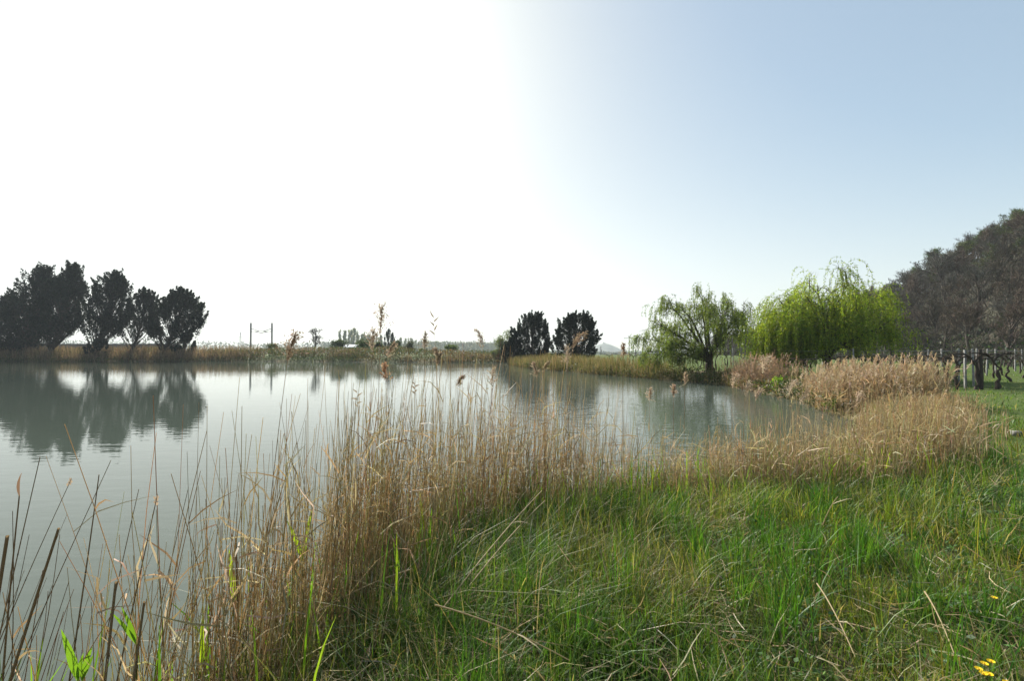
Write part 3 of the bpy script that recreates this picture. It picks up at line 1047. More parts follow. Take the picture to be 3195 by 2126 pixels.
def make_background():
    GB = 'bushes along the far shore'
    for u, Y, v, w, cols, lab in [
            (1056, 84, 1065, 40, [(.05, .075, .035), (.04, .06, .03)], 'round dark green bush on the far shore right of the bare tree'),
            (1133, 84, 1062, 44, [(.075, .11, .04), (.06, .09, .035)], 'mid green bush on the far shore below the poplar row'),
            (1180, 86, 1072, 30, [(.055, .08, .035), (.07, .10, .04)], 'small bush on the far shore left of the far dark cypress'),
            (1235, 86, 1073, 36, [(.06, .09, .04), (.05, .075, .035)], 'bush on the far shore below the far dark cypress'),
            (1276, 90, 1074, 32, [(.055, .065, .04), (.045, .055, .035)], 'round grey-green bush standing alone right of the far dark cypress'),
            (1408, 92, 1080, 34, [(.10, .14, .045), (.085, .12, .04)], 'pale green bush on the far shore left of the cypress point'),
            (858, 86, 1078, 40, [(.06, .08, .04), (.08, .09, .045)], 'low bush on the far shore right of the railway masts')]:
        ww = w / FPX * Y * 1.25
        leafy_bush('shoreline_bush', lab, (X(u, Y), Y, .9), (Z(v, Y) - .9) * 1.35, ww * 1.2, cols, 1900, .26, group=GB)
    # bare tree on the far shore
    w, t = bare_tree(6.6, (.08, .072, .065), (.12, .11, .10), .7, 11, 3, wide=1.25)
    o = thing('bare_tree', 'small leafless tree with a fan of thin branches on the far shore', 'tree', (X(980, 88), 88, .8))
    w.build('trunk', M_BARK, o)
    t.build('crown', M_TWIG, o)
    w, t = bare_tree(8.5, (.12, .11, .10), (.16, .15, .14), .7, 8, 4)
    o = thing('bare_tree', 'bare thin tree behind the left cypresses at the picture edge', 'tree', (X(-5, 105), 105, .8), .4, None, 1.25)
    w.build('trunk', M_BARK, o)
    t.build('crown', M_TWIG, o)
    # pale green tree left of the cypress pair
    leafy_bush('pale_tree', 'pale grey-green leafy tree peeping out left of the paired cypresses', (X(1575, 74), 74, .5), Z(1022, 74) - .5, 3.9,
               [(.12, .16, .07), (.10, .135, .06), (.15, .18, .085)], 2400, .24, 'tree', lobes=13)
    leafy_bush('pale_tree', 'light green shrub at the water edge under the pale tree', (X(1552, 73), 74, .3), Z(1085, 73) - .3, 2.6,
               [(.11, .14, .06), (.13, .15, .07)], 1200, .22, 'bush')
    # poplars
    pro = [poplar_proto(h, w, c, 1100) for h, w, c in [(15, 2.2, [(.2, .22, .14), (.17, .19, .12)]), (13, 1.9, [(.22, .23, .15), (.18, .2, .13)]),
                                                     (16, 2.0, [(.18, .2, .12), (.16, .18, .11)])]]
    GP = 'poplars in the long row behind the pond'
    row = [(1062, 425, 1037), (1070, 425, 1045), (1078, 428, 1035), (1088, 428, 1038), (1102, 415, 1019), (1097, 426, 1034), (1112, 430, 1040), (1120, 438, 1042), (1129, 438, 1046)]
    for i, (u, Y, v) in enumerate(row):
        lab = 'tallest poplar, rising above the others in the pale row' if i == 4 else 'slim pale poplar in the tall near clump of the row behind the pond'
        plant_tree('poplar', pro[i % 3], lab, (X(u, Y), Y, gnd(X(u, Y), Y)), (Z(v, Y) - gnd(X(u, Y), Y)) / 15.0, group=GP)
    for i in range(64):
        t = i / 63
        u = 1136 + t * 410 + rng.normal(0, 2)
        if 1195 < u < 1238:
            continue
        Y = 480 + t * 260
        v = 1046 + 26 * min(1, t * 1.6) + rng.normal(0, 3.0)
        plant_tree('poplar', pro[i % 3], 'slim hazy poplar in the long far row receding behind the pond', (X(u, Y), Y, gnd(X(u, Y), Y)), max((Z(v, Y) - gnd(X(u, Y), Y)) / 15.0, .3), group=GP)
    # far dark cypress, double
    cypress('cypress', 'far dark pointed cypress standing between the poplars and the reeds', (X(1212, 120), 120, .5), (0, 0), Z(1023, 120) - .5,
            [(.05, 1.4, 1.4), (.3, 1.7, 1.6), (.6, 1.3, 1.3), (.85, .6, .7), (1, .1, .1)], 60, .2, 120)
    cypress('cypress', 'smaller dark cypress close at the right side of the far pointed one', (X(1226, 121), 121, .5), (0, 0), Z(1034, 121) - .5,
            [(.05, .9, 1.0), (.4, .8, 1.0), (.7, .4, .5), (1, .05, .05)], 34, .2, 90)
    # distant belt of woods: one mass
    n = 36000
    u = np.where(rng.random(n) < .5, rng.uniform(1000, 1640, n), rng.uniform(-300, 2100, n))
    Y = rng.uniform(640, 1250, n)
    x = X(u, Y)
    vt = np.interp(u, [-300, 300, 620, 700, 1000, 1060, 1250, 1300, 1560, 1640, 1700, 2100], [1062, 1062, 1066, 1070, 1070, 1070, 1076, 1070, 1070, 1088, 1100, 1100])
    gz = ground_z(x, Y)
    hh = (Z(vt, Y) - gz) * (.55 + .75 * fbm(x, Y * .2, 16, 91))
    z = gz + rng.random(n) ** .7 * hh
    g = Geo()
    g.leaves(np.stack([x, Y, z], -1), rand_unit(n) + np.array([0, 0, .4]), rng.uniform(2.0, 5.0, n), rng.uniform(1.3, 2.8, n),
             pick([(.05, .07, .045), (.04, .06, .045), (.075, .075, .05)], n, jit=.2))
    tag(g.build('far_woods', M_SCRUB), 'hazy blue-green belt of trees along the horizon', 'woods', kind='stuff')
    # mound on the horizon
    g = Geo()
    Y0 = 1500.0
    cx, hw, hh = X(1886, Y0), 78.0, Z(1073, Y0) + 19
    a = np.linspace(0, 2 * PI, 41)[:-1]
    rr = np.linspace(0, 1.25, 16)
    A, R = np.meshgrid(a, rr)
    prof = np.interp(R, [0, .12, .3, .55, .8, 1, 1.25], [1, .985, .86, .62, .38, .12, -.15])
    x = cx + np.cos(A) * R * hw
    y = Y0 + np.sin(A) * R * hw * 1.4
    z = -19 + prof * hh + (fbm(x, y, 18, 95) - .5) * 2.4 * (R < .95)
    idx = np.arange(x.size).reshape(x.shape)
    nx = np.roll(idx, -1, 1)
    g.add(np.stack([x, y, z], -1), np.stack([idx[:-1], idx[1:], nx[1:], nx[:-1]], -1), (.10, .11, .09))
    structure(g.build('mound', bark_mat('mound_slope', .05, .3), None, True), 'hazy blue rocky mound rising alone on the horizon', 'hill')
    g = Geo()
    g.box((0, 0, 2), (9, 7, 4), (.3, .29, .27))
    g.box((-2, 0, 5), (3, 3, 3), (.3, .29, .27))
    o = g.build('ruin', M_CONC)
    o.location = (cx - 1, Y0, hh - 20.2)
    tag(o, 'tiny ruin on the top of the distant hazy mound', 'ruin')


make_background()


# ---------------------------------------------------------------- railway, poles, wires
def make_railway():
    steel = (.12, .125, .125)
    # embankment with its low wall behind the left cypresses
    Y = 122.0
    g = Geo()
    xs = np.linspace(-190, 40, 60)
    prof = [(-9, .2), (-4, 1.6), (-2, 1.9), (8, 1.9), (14, .2)]
    V = np.array([[(x, Y + a, b + .12 * math.sin(x * .31) + .1 * math.sin(x * .11)) for a, b in prof] for x in xs])
    V[..., 2] -= smooth((xs + 75) / 45)[:, None] * 1.9
    idx = np.arange(V.shape[0] * V.shape[1]).reshape(V.shape[:2])
    F = np.stack([idx[:-1, :-1], idx[1:, :-1], idx[1:, 1:], idx[:-1, 1:]], -1)
    g.add(V, F, (.10, .085, .055))
    structure(g.build('railway_embankment', M_CONC), 'long low railway embankment behind the far shore', 'embankment')
    g = Geo()
    for x0 in np.arange(-190, -88, 6.0):
        g.box((x0 + 3, Y - 2.2, 2.65), (5.96, .25, 1.5), np.array([.13, .12, .11]) * rng.uniform(.85, 1.1))
    g.box((-139, Y - 2.2, 3.46), (102, .4, .12), (.15, .14, .13))
    tag(g.build('parapet_wall', M_CONC), 'long dark parapet wall of the railway seen under the left cypresses', 'wall')

    def mast(loc, h, side, label, arm=3.0):
        o = thing('railway_mast', label, 'mast', loc, 0, 'railway masts beyond the pond')
        g = Geo()
        for s in (-1, 1):
            g.box((s * .14, 0, h / 2), (.09, .3, h), steel)
        for z in np.arange(.4, h - .2, .6):
            g.box((0, 0, z), (.24, .06, .08), steel)
        g.box((0, 0, h + .04), (.38, .3, .08), steel)
        g.build('pole', M_METAL, o)
        if arm:
            g = Geo()
            za = h * .70
            P = np.array([[(0, 0, za), (side * arm, 0, za + .05)], [(0, 0, za + .9), (side * arm * .75, 0, za + .1)], [(side * arm * .35, 0, za), (side * arm, 0, za - .45)]], float)
            g.tubes(P, np.full((3, 2), .085), steel, 5)
            a = g.build('cantilever', M_METAL, o)
            g = Geo()
            P = np.linspace([side * .25, 0, za], [side * .75, 0, za + .02], 9)[None]
            g.tubes(P, np.array([[.05, .11, .05, .11, .05, .11, .05, .11, .05]]), (.2, .12, .08), 7)
            g.build('insulator', M_METAL, a)
        return o
    Ym = 124.0
    gz = 1.6
    for u, side, lab in [(782, 1, 'left mast of the nearer railway pair, its arm pointing right'), (848, -1, 'right mast of the nearer railway pair, its arm pointing left')]:
        mast((X(u, Ym), Ym, gz), Z(1009, Ym) - gz, side, lab)
    for u, Yk, v, lab in [(1154, 190, 1043, 'thin grey railway mast between the poplars and the far dark cypress'),
                          (1397, 300, 1063, 'left one of the small far railway masts above the woods'),
                          (1447, 300, 1063, 'right one of the small far railway masts above the woods'),
                          (1874, 150, 1082, 'thin short mast in front of the hazy mound')]:
        mast((X(u, Yk), Yk, gnd(X(u, Yk), Yk)), Z(v, Yk) - gnd(X(u, Yk), Yk), 1 if u < 1420 else -1, lab, 3.0 if u > 1200 and u < 1500 else 0)
    # overhead wires, sagging
    for k, (v1, v2, dy, lab) in enumerate([(1018, 1012, 0, 'uppermost thin overhead wire running past the railway masts'),
                                          (1030, 1030, .5, 'lower thin overhead wire running past the railway masts')]):
        us = np.array([-300, 250, 782, 848, 1400])
        Ys = np.array([118, 121, Ym, Ym, 215])
        pts = []
        for i in range(4):
            a = np.array([X(us[i], Ys[i]), Ys[i] + dy, gz + (Z(v1, Ym) - gz) * 1.0])
            b = np.array([X(us[i + 1], Ys[i + 1]), Ys[i + 1] + dy, gz + (Z(v1, Ym) - gz) * 1.0])
            t = np.linspace(0, 1, 9)[:, None]
            q = a * (1 - t) + b * t
            q[:, 2] -= (np.sin(t[:, 0] * PI) * .5 * min(1, np.linalg.norm(b - a) / 40))
            pts.append(q if i == 0 else q[1:])
        g = Geo()
        P = np.concatenate(pts)[None]
        g.tubes(P, np.full(P.shape[:2], .022), (.12, .12, .12), 3)
        tag(g.build('overhead_wire', M_METAL), lab, 'wire', 'overhead railway wires')
    # wooden power pole with two cross arms
    Yp = 200.0
    o = thing('utility_pole', 'wooden power pole with two cross arms left of the willows', 'pole', (X(1963, Yp), Yp, gnd(X(1963, Yp), Yp)))
    h = Z(1049, Yp) - gnd(X(1963, Yp), Yp)
    g = Geo()
    g.tubes(np.array([[(0, 0, 0), (0, 0, h)]], float), np.array([[.17, .12]]), (.12, .10, .085), 8)
    g.build('pole', M_BARK, o)
    for z, w in ((h - 1.0, 4.6), (h - .25, 1.2)):
        g = Geo()
        g.box((0, -.16, z), (w, .14, .18), (.12, .10, .085))
        a = g.build('cross_arm', M_BARK, o)
        for s in (-1, 1):
            g = Geo()
            g.tubes(np.array([[(s * w * .45, -.16, z + .08), (s * w * .45, -.16, z + .2), (s * w * .45, -.16, z + .34)]], float), np.array([[.05, .09, .04]]), (.3, .3, .28), 6)
            g.build('insulator', M_METAL, a)
    # lattice tower far off
    Yt = 620.0
    gt = gnd(X(750, Yt), Yt)
    hh = Z(1036, Yt) - gt
    o = thing('lattice_tower', 'faint far lattice tower left of the railway masts', 'tower', (X(750, Yt), Yt, gt))
    g = Geo()
    lv = np.linspace(0, 1, 8)
    P = []
    for sx in (-1, 1):
        for sy in (-1, 1):
            P.append([(sx * (2.2 - 1.9 * q), sy * (2.2 - 1.9 * q), q * hh) for q in lv])
    g.tubes(np.array(P, float), np.full((4, 8), .16), steel, 4)
    B = []
    for i in range(7):
        r0, r1 = 2.2 - 1.9 * lv[i], 2.2 - 1.9 * lv[i + 1]
        for s in (-1, 1):
            B.append([(-r0, s * r0, lv[i] * hh), (r1, s * r1, lv[i + 1] * hh)])
            B.append([(r0, s * r0, lv[i] * hh), (-r1, s * r1, lv[i + 1] * hh)])
    g.tubes(np.array(B, float), np.full((len(B), 2), .09), steel, 3)
    g.build('frame', M_METAL, o)
    g = Geo()
    g.tubes(np.array([[(-3.2, 0, hh * .78), (3.2, 0, hh * .78)], [(-2.4, 0, hh * .9), (2.4, 0, hh * .9)]], float), np.full((2, 2), .14), steel, 4)
    g.build('cross_arm', M_METAL, o)
    # small pale shed below the poplars
    o = thing('shed', 'low pale shed half hidden below the poplars', 'shed', (X(1092, 205), 205, gnd(X(1092, 205), 205)), 0, None, 1.3)
    g = Geo()
    g.box((0, 0, 1.2), (5.2, 4, 2.4), (.42, .45, .48))
    g.build('wall', M_CONC, o)
    g = Geo()
    g.add([(-2.9, -2.4, 2.35), (2.9, -2.4, 2.35), (2.9, 0, 3.3), (-2.9, 0, 3.3), (-2.9, 2.4, 2.35), (2.9, 2.4, 2.35)], [[0, 1, 2, 3], [3, 2, 5, 4]], (.5, .52, .54))
    g.build('roof', M_CONC, o)
    g = Geo()
    g.box((.8, -2.02, 1.0), (1.1, .06, 2.0), (.2, .22, .24))
    g.build('door', M_CONC, o)


make_railway()


# ---------------------------------------------------------------- vineyard
def vine_proto(k, big=1.0):
    g = Geo()
    h = rng.uniform(1.0, 1.2)
    bend = rng.choice([-1, 1]) * rng.uniform(.03, .15)
    tr = bez((0, 0, -.05), (bend * 2.2, rng.normal(0, .08), h * .45), (-bend * .3, 0, h * .78), 8) + rng.normal(0, .022, (9, 3))
    bk = (.05, .038, .03)
    g.tubes(tr[None], (np.linspace(.05, .03, 9) * (1 + rng.normal(0, .2, 9)))[None] * big, bk, 7)
    arms = Geo()
    for s in (-1, 1):
        L = rng.uniform(.75, .95)
        a = bez(tr[-1], (tr[-1][0] + s * .12, rng.normal(0, .04), h + .12), (tr[-1][0] + s * L, rng.normal(0, .05), h + rng.normal(0, .03)), 8) + rng.normal(0, .012, (9, 3))
        a[0] = tr[-1]
        arms.tubes(a[None], np.linspace(.036, .017, 9)[None] * big, bk, 6)
        p, d, Ln, t = spawn(a[None], 7, .25, 1, 1.0, .38, np.array([L]), .25)
        c = grow(p, d, Ln, 4, .25, -.05)
        arms.tubes(c, taper(np.full(len(p), .010 * big), np.full(len(p), .005 * big), 4), (.075, .055, .042), 3)
    return g.mesh('trunk', M_VINE, True), arms.mesh('arms', M_VINE, True)


def make_vineyard():
    vp = [vine_proto(k) for k in range(6)]
    gp = Geo()
    V = np.array([(sx * .036, sy * .036, 0) for sx, sy in ((-1, -1), (1, -1), (1, 1), (-1, 1))] + [(sx * .03, sy * .03, 1.62) for sx, sy in ((-1, -1), (1, -1), (1, 1), (-1, 1))])
    V[:4, 2] = -.1
    gp.add(V, [[0, 1, 5, 4], [1, 2, 6, 5], [2, 3, 7, 6], [3, 0, 4, 7], [4, 5, 6, 7]], (.21, .205, .19))
    post_c = gp.mesh('post', M_CONC)
    gw = Geo()
    gw.tubes(np.array([[(0, 0, -.1), (.01, 0, .8), (0, .01, 1.6)]]), np.array([[.055, .05, .045]]), (.085, .07, .058), 7)
    post_w = gw.mesh('post', M_BARK)
    nv = npst = 0
    ORD = ['in the row nearest the lawn'] + ['in the %s row back from the lawn' % w for w in ('second', 'third', 'fourth', 'fifth', 'sixth', 'seventh', 'eighth', 'ninth')]
    rows = [(19.6, 17.5, 27), (22.4, 14.5, 31), (25.4, 18.8, 35), (28.4, 17.0, 37), (31.4, 17.5, 40), (34.6, 15.5, 43), (38.2, 13.5, 46), (43, 11.5, 49), (49, 10.5, 52)]
    for r, (Y0, xa, xb) in enumerate(rows):
        x = xa
        i = 0
        step = 1.55 if r < 4 else 2.1
        while x < xb:
            y = Y0 - (x - 14) * .05 + rng.normal(0, .06)
            z = float(ground_z(np.array(x), np.array(y)))
            u = 1597 + FPX * x / y
            if u < 3300 and not (r == 0 and 3000 < u < 3160) and nv < 150:
                where = ORD[r]
                o = thing('grape_vine', 'gnarled leafless vine with spread arms ' + where, 'vine', (x, y, z), rng.choice([0, PI]) + rng.normal(0, .1), 'vines of the vineyard',
                          rng.uniform(.9, 1.08))
                m = vp[int(rng.integers(0, 6))]
                link('trunk', m[0], o)
                link('arms', m[1], o)
                nv += 1
            if i % 3 == 1 and u < 3300:
                conc = rng.random() < .6
                o = link('vineyard_post', post_c if conc else post_w, None, (x + .7, y + .05, z))
                o.rotation_euler = (rng.normal(0, .02), rng.normal(0, .02), rng.uniform(0, 1))
                tag(o, ('pale concrete' if conc else 'dark wooden') + ' post carrying the vineyard wires ' + ORD[r], 'post', 'vineyard posts')
                npst += 1
            x += step * rng.uniform(.92, 1.08)
            i += 1
        g = Geo()
        xs = np.linspace(xa - 1, xb + 1, 24)
        P = np.stack([np.stack([xs, Y0 - (xs - 14) * .05, np.full(24, .5 + zz)], -1) for zz in ((1.12, 1.5) if r < 5 else (1.15,))])
        g.tubes(P, np.full(P.shape[:2], .004 if r < 3 else .006), (.13, .125, .12), 3)
        o = g.build('trellis_wire', M_METAL)
        tag(o, 'thin trellis wires strung along the vines ' + ORD[r], 'wire', 'trellis wires')
    # the prominent vine beside the lawn
    Y = 18.2
    for u, b, lab, m, rz in [(3040, 1.25, 'thick black vine trunk tied to a tall stake at the lawn edge', 0, 0), (3105, 1.2, 'thick vine with an arched S-shaped trunk right of the tall stake', 1, PI),
                             (2985, 1.1, 'twisted dark vine left of the pale post beside the lawn', 2, .2)]:
        pr = vine_proto(m, 1.15)
        x = X(u, Y)
        o = thing('grape_vine', lab, 'vine', (x, Y, float(ground_z(np.array(x), np.array(Y)))), rz, 'vines of the vineyard', b * .98)
        link('trunk', pr[0], o)
        link('arms', pr[1], o)
    x = X(3058, Y)
    g = Geo()
    g.tubes(np.array([[(0, 0, -.1), (.015, 0, .6), (-.01, 0, 1.2), (.0, 0, 1.62)]]), np.array([[.075, .08, .075, .06]]), (.05, .04, .034), 8)
    g.tubes(np.array([[(0, 0, 1.62), (0, 0, 1.63)]]), np.array([[.06, .002]]), (.05, .04, .034), 8)
    o = g.build('vine_stake', M_BARK)
    o.location = (x, Y, float(ground_z(np.array(x), np.array(Y))))
    tag(o, 'tall dark stake standing in the nearest vine row', 'stake')
    x = X(3010, 18.6)
    o = link('vineyard_post', post_c, None, (x, 18.6, .45))
    tag(o, 'slim pale post left of the tall dark stake', 'post', 'vineyard posts')
    # rough stake wrapped in dry stuff at the reed clump
    x, Y = X(2922, 17.0), 17.0
    o = thing('wrapped_stake', 'brown stake wrapped in dry stalks at the end of the golden reeds', 'stake', (x, Y, .4))
    g = Geo()
    g.tubes(np.array([[(0, 0, 0), (.01, 0, .7), (-.03, 0, 1.35)]]), np.array([[.06, .05, .035]]), (.10, .07, .045), 7)
    g.build('stick', M_BARK, o)
    g = Geo()
    P = grow(np.tile([[0, 0, .02]], (46, 1)) + rng.normal(0, .05, (46, 3)) * np.array([1, 1, 0]), np.array([0, 0, 1.0]) + rng.normal(0, .12, (46, 3)), rng.uniform(.4, 1.5, 46), 3, .06)
    thin(P, np.array([.02, .02, .015, .008]), g, pick([(.26, .17, .10), (.2, .13, .08)], 46))
    g.build('straw', M_REED, o)
    # pale concrete slab at the right edge
    g = Geo()
    g.box((0, 0, .0), (.34, .16, .1), (.17, .165, .15))
    o = g.build('concrete_slab', M_CONC)
    x, Y = X(3185, 9.0), 9.0
    o.location = (x, Y, float(ground_z(np.array(x), np.array(Y))) + .03)
    o.rotation_euler = (0, .02, -.25)
    tag(o, 'short pale concrete slab lying in the grass at the right edge', 'slab')
    print('vines', nv, 'posts', npst)


make_vineyard()


# ================================================================== foreground grass
REED_COLS = [(.47, .375, .19), (.41, .31, .15), (.56, .47, .28), (.34, .235, .11), (.44, .37, .195)]
GRASS_COLS = [(.08, .16, .026), (.105, .195, .031), (.058, .118, .021), (.135, .205, .035), (.165, .19, .045), (.33, .26, .12)]


def blades(g, x, y, h, w, lean, cols, K=3, curl=.6, bdir=None):
    n = len(x)
    z = ground_z(x, y) - .01
    a = rng.uniform(0, 2 * PI, n) if bdir is None else bdir
    dirx = np.stack([np.cos(a), np.sin(a), np.zeros(n)], -1)
    side = np.stack([-np.sin(a + rng.normal(0, .6, n)), np.cos(a), np.zeros(n)], -1)
    t = np.linspace(0, 1, K + 1)
    b = np.stack([x, y, z], -1)
    hh = h[:, None] * (t - curl * .45 * lean[:, None] * t ** 2.4)
    out = h[:, None] * lean[:, None] * (t ** 1.8)
    P = b[:, None] + dirx[:, None] * out[..., None] + np.array([0, 0, 1.0]) * hh[..., None]
    W = w[:, None] * np.interp(t, [0, .3, .8, 1], [.8, 1, .6, .06])[None]
    g.ribbons(P, W, unit(side), cols)


def make_grass():
    g = Geo()

    def field(n, r0, r1, az0, az1):
        r = np.exp(rng.uniform(math.log(r0), math.log(r1), n))
        a = np.radians(rng.uniform(az0, az1, n))
        x, y = r * np.sin(a), r * np.cos(a)
        # gather into tufts
        tx = (vnoise(x, y, .16, 3) - .5) * .14
        ty = (vnoise(x, y, .16, 4) - .5) * .14
        x, y = x + tx, y + ty
        d = pond_d(x, y)
        k = (d > .25 + .5 * rng.random(n)) & (rng.random(n) < np.clip(fbm(x, y, .55, 7) * 2.3 - .25, .18, 1)) & (x < hill_foot(y) - 1)
        return x[k], y[k], np.hypot(x[k], y[k]), d[k]
    for n, r0, r1, K in ((170000, 1.15, 8, 3), (88000, 8, 46, 2)):
        x, y, r, d = field(n, r0, r1, -72, 66)
        m = len(x)
        near_reed = smooth(1.6 - np.abs(d - .9) / 1.0)
        lawn = smooth((x - 10.5) / 2) * smooth((y - 8.5) / 3)
        h = rng.gamma(5, .036, m) * (.4 + 1.15 * fbm(x, y, .7, 9)) * (1 + .5 * near_reed * (r < 9))
        h = h * (1 - .6 * lawn)
        w = rng.uniform(.0032, .0065, m) * np.clip(r / 4.0, 1, 5)
        lean = np.clip(rng.gamma(2.0, .27, m), .05, 1.35)
        fl = 2 * PI * fbm(x, y, 1.6, 13, 2) * 2
        a = np.where(rng.random(m) < .3, fl + rng.normal(0, .8, m), rng.uniform(0, 2 * PI, m))
        c = pick(GRASS_COLS[:5], m, p=[.3, .26, .2, .14, .10], jit=.17)
        tone = fbm(x, y, .8, 15)
        c *= (.5 + 1.0 * tone)[:, None]
        yel = smooth((fbm(x, y, 1.2, 17) - .46) * 5)[:, None] * .75
        c = c * (1 - yel) + c * np.array([1.75, 1.12, 1.2]) * yel
        dryp = .04 + .2 * smooth((fbm(x, y, .9, 19) - .52) * 6) + .12 * near_reed
        dry = rng.random(m) < dryp
        c = np.where(dry[:, None], pick([(.33, .26, .13), (.26, .2, .1), (.38, .32, .19)], m, jit=.15), c)
        lean = np.where(dry, np.minimum(lean * 1.6, 1.5), lean)
        blades(g, x, y, h, w, lean, c, K, .6, a)
    # lush tall tufts
    n = 17000
    cx = rng.uniform(-.6, 7.5, 330)
    cy = rng.uniform(1.9, 7.5, 330)
    k = rng.integers(0, 330, n)
    x, y = cx[k] + rng.normal(0, .06, n), cy[k] + rng.normal(0, .06, n)
    d = pond_d(x, y)
    ok = (d > .5) & (y > 1.5)
    x, y, k = x[ok], y[ok], k[ok]
    n = len(x)
    hk = rng.uniform(.18, .46, 330) * np.where(cx > 3.2, .75, 1)
    blades(g, x, y, hk[k] * rng.uniform(.6, 1.15, n), rng.uniform(.004, .0085, n), np.clip(rng.gamma(2, .2, n), .04, 1), pick([(.06, .155, .018), (.085, .18, .022), (.045, .115, .016)], n), 3)
    tag(g.build('grass', M_GRASS), 'long green meadow grass with yellowed blades on the near bank', 'grass', kind='stuff')
    # straw litter lying in the grass
    g = Geo()
    n = 3200
    r = np.exp(rng.uniform(math.log(2.0), math.log(11), n))
    a = np.radians(rng.uniform(-40, 62, n))
    x, y = r * np.sin(a), r * np.cos(a)
    ok = (pond_d(x, y) > .15) & (fbm(x, y, 1.2, 23) > .42)
    x, y = x[ok], y[ok]
    n = len(x)
    b = np.stack([x, y, ground_z(x, y) + rng.uniform(.03, .16, n)], -1)
    P = grow(b, np.stack([rng.normal(0, 1, n), rng.normal(0, 1, n), rng.normal(.15, .3, n)], -1), rng.uniform(.08, .3, n), 3, .16, -.03)
    thin(P, np.array([.004, .0055, .005, .002]) * 1.0, g, pick([(.36, .29, .16), (.28, .21, .11), (.42, .36, .24)], n))
    tag(g.build('straw_litter', M_REED), 'dead straw and broken stalks strewn through the grass', 'straw', kind='stuff')
    # broad-leaved weeds and clover low in the grass
    g = Geo()
    n = 9000
    cx = rng.uniform(-.3, 6, 260)
    cy = rng.uniform(1.6, 6, 260)
    k = rng.integers(0, 260, n)
    x, y = cx[k] + rng.normal(0, .09, n), cy[k] + rng.normal(0, .09, n)
    ok = pond_d(x, y) > .6
    x, y = x[ok], y[ok]
    n = len(x)
    P = np.stack([x, y, ground_z(x, y) + rng.uniform(.02, .15, n)], -1)
    D = np.stack([rng.normal(0, 1, n), rng.normal(0, 1, n), rng.uniform(.1, .9, n)], -1)
    g.leaves(P, D, rng.uniform(.02, .05, n), rng.uniform(.012, .03, n), pick([(.05, .11, .025), (.07, .14, .03), (.06, .105, .045)], n), np.array([0, 0, 1.0]) + rng.normal(0, .4, (n, 3)))
    tag(g.build('low_weeds', M_SCRUB), 'small leafy weeds low among the grass blades', 'weeds', kind='stuff')


make_grass()


# ================================================================== foreground reeds
def near_band(n, d0, d1, xlo, xhi, ylo=-1, yhi=15):
    """points by the near shore with shoreline distance d0..d1"""
    out = []
    tot = 0
    while tot < n:
        x = rng.uniform(xlo, xhi, n * 3)
        y = rng.uniform(ylo, yhi, n * 3)
        d = pond_d(x, y)
        k = (d > d0) & (d < d1)
        out.append(np.stack([x[k], y[k], d[k]], -1))
        tot += k.sum()
    return np.concatenate(out)[:n]


def reed_stems(g, x, y, h, lean_mean, lean_sd, r, cols, K=5, wander=.025, droop=-.012):
    n = len(x)
    b = np.stack([x, y, np.maximum(ground_z(x, y), -.35) - .02], -1)
    d = np.stack([rng.normal(lean_mean[0], lean_sd, n), rng.normal(lean_mean[1], lean_sd, n), np.ones(n)], -1)
    P = grow(b, d, h, K, wander, droop)
    g.tubes(P, r[:, None] * np.linspace(1.15, .5, K + 1)[None], cols, 3)
    return P


def dead_leaves(g, P, per, cols, L=(.12, .4), w=.009):
    n = len(P)
    k = np.repeat(np.arange(n), per)
    t = rng.integers(1, P.shape[1] - 1, len(k))
    p = P[k, t]
    d = P[k, t + 1] - P[k, t]
    d = unit(d) + rng.normal(0, .55, (len(k), 3))
    Q = grow(p, d, rng.uniform(*L, len(k)), 3, .2, -.22)
    thin(Q, np.array([w, w * 1.1, w * .7, w * .1]), g, pick(cols, len(k)))


def quick_plumes(g, P, cols, nb=12, L=.2, w=.012, droop=.5):
    """feathery heads at the stem tips P (N,K,3)"""
    n = len(P)
    tip = P[:, -1]
    ax = unit(P[:, -1] - P[:, -2])
    side = unit(np.stack([rng.normal(.6, .6, n), rng.normal(0, .6, n), np.zeros(n)], -1))
    k = np.repeat(np.arange(n), nb)
    t = np.tile(np.linspace(0, 1, nb), n) + rng.normal(0, .04, n * nb)
    l = np.repeat(L * rng.uniform(.7, 1.3, n), nb)
    p = tip[k] + ax[k] * ((t - .35) * l)[:, None] + side[k] * ((t ** 2) * l * droop * .5)[:, None]
    d = ax[k] * .8 + side[k] * droop * .6 + rng.normal(0, .32, (n * nb, 3))
    Q = grow(p, d, l * rng.uniform(.3, .55, n * nb) * (1.15 - .6 * np.clip(t, 0, 1)), 2, .12, -.12)
    c = pick(cols, n, jit=.14)
    thin(Q, np.array([w * .6, w, w * .25]), g, c[k])


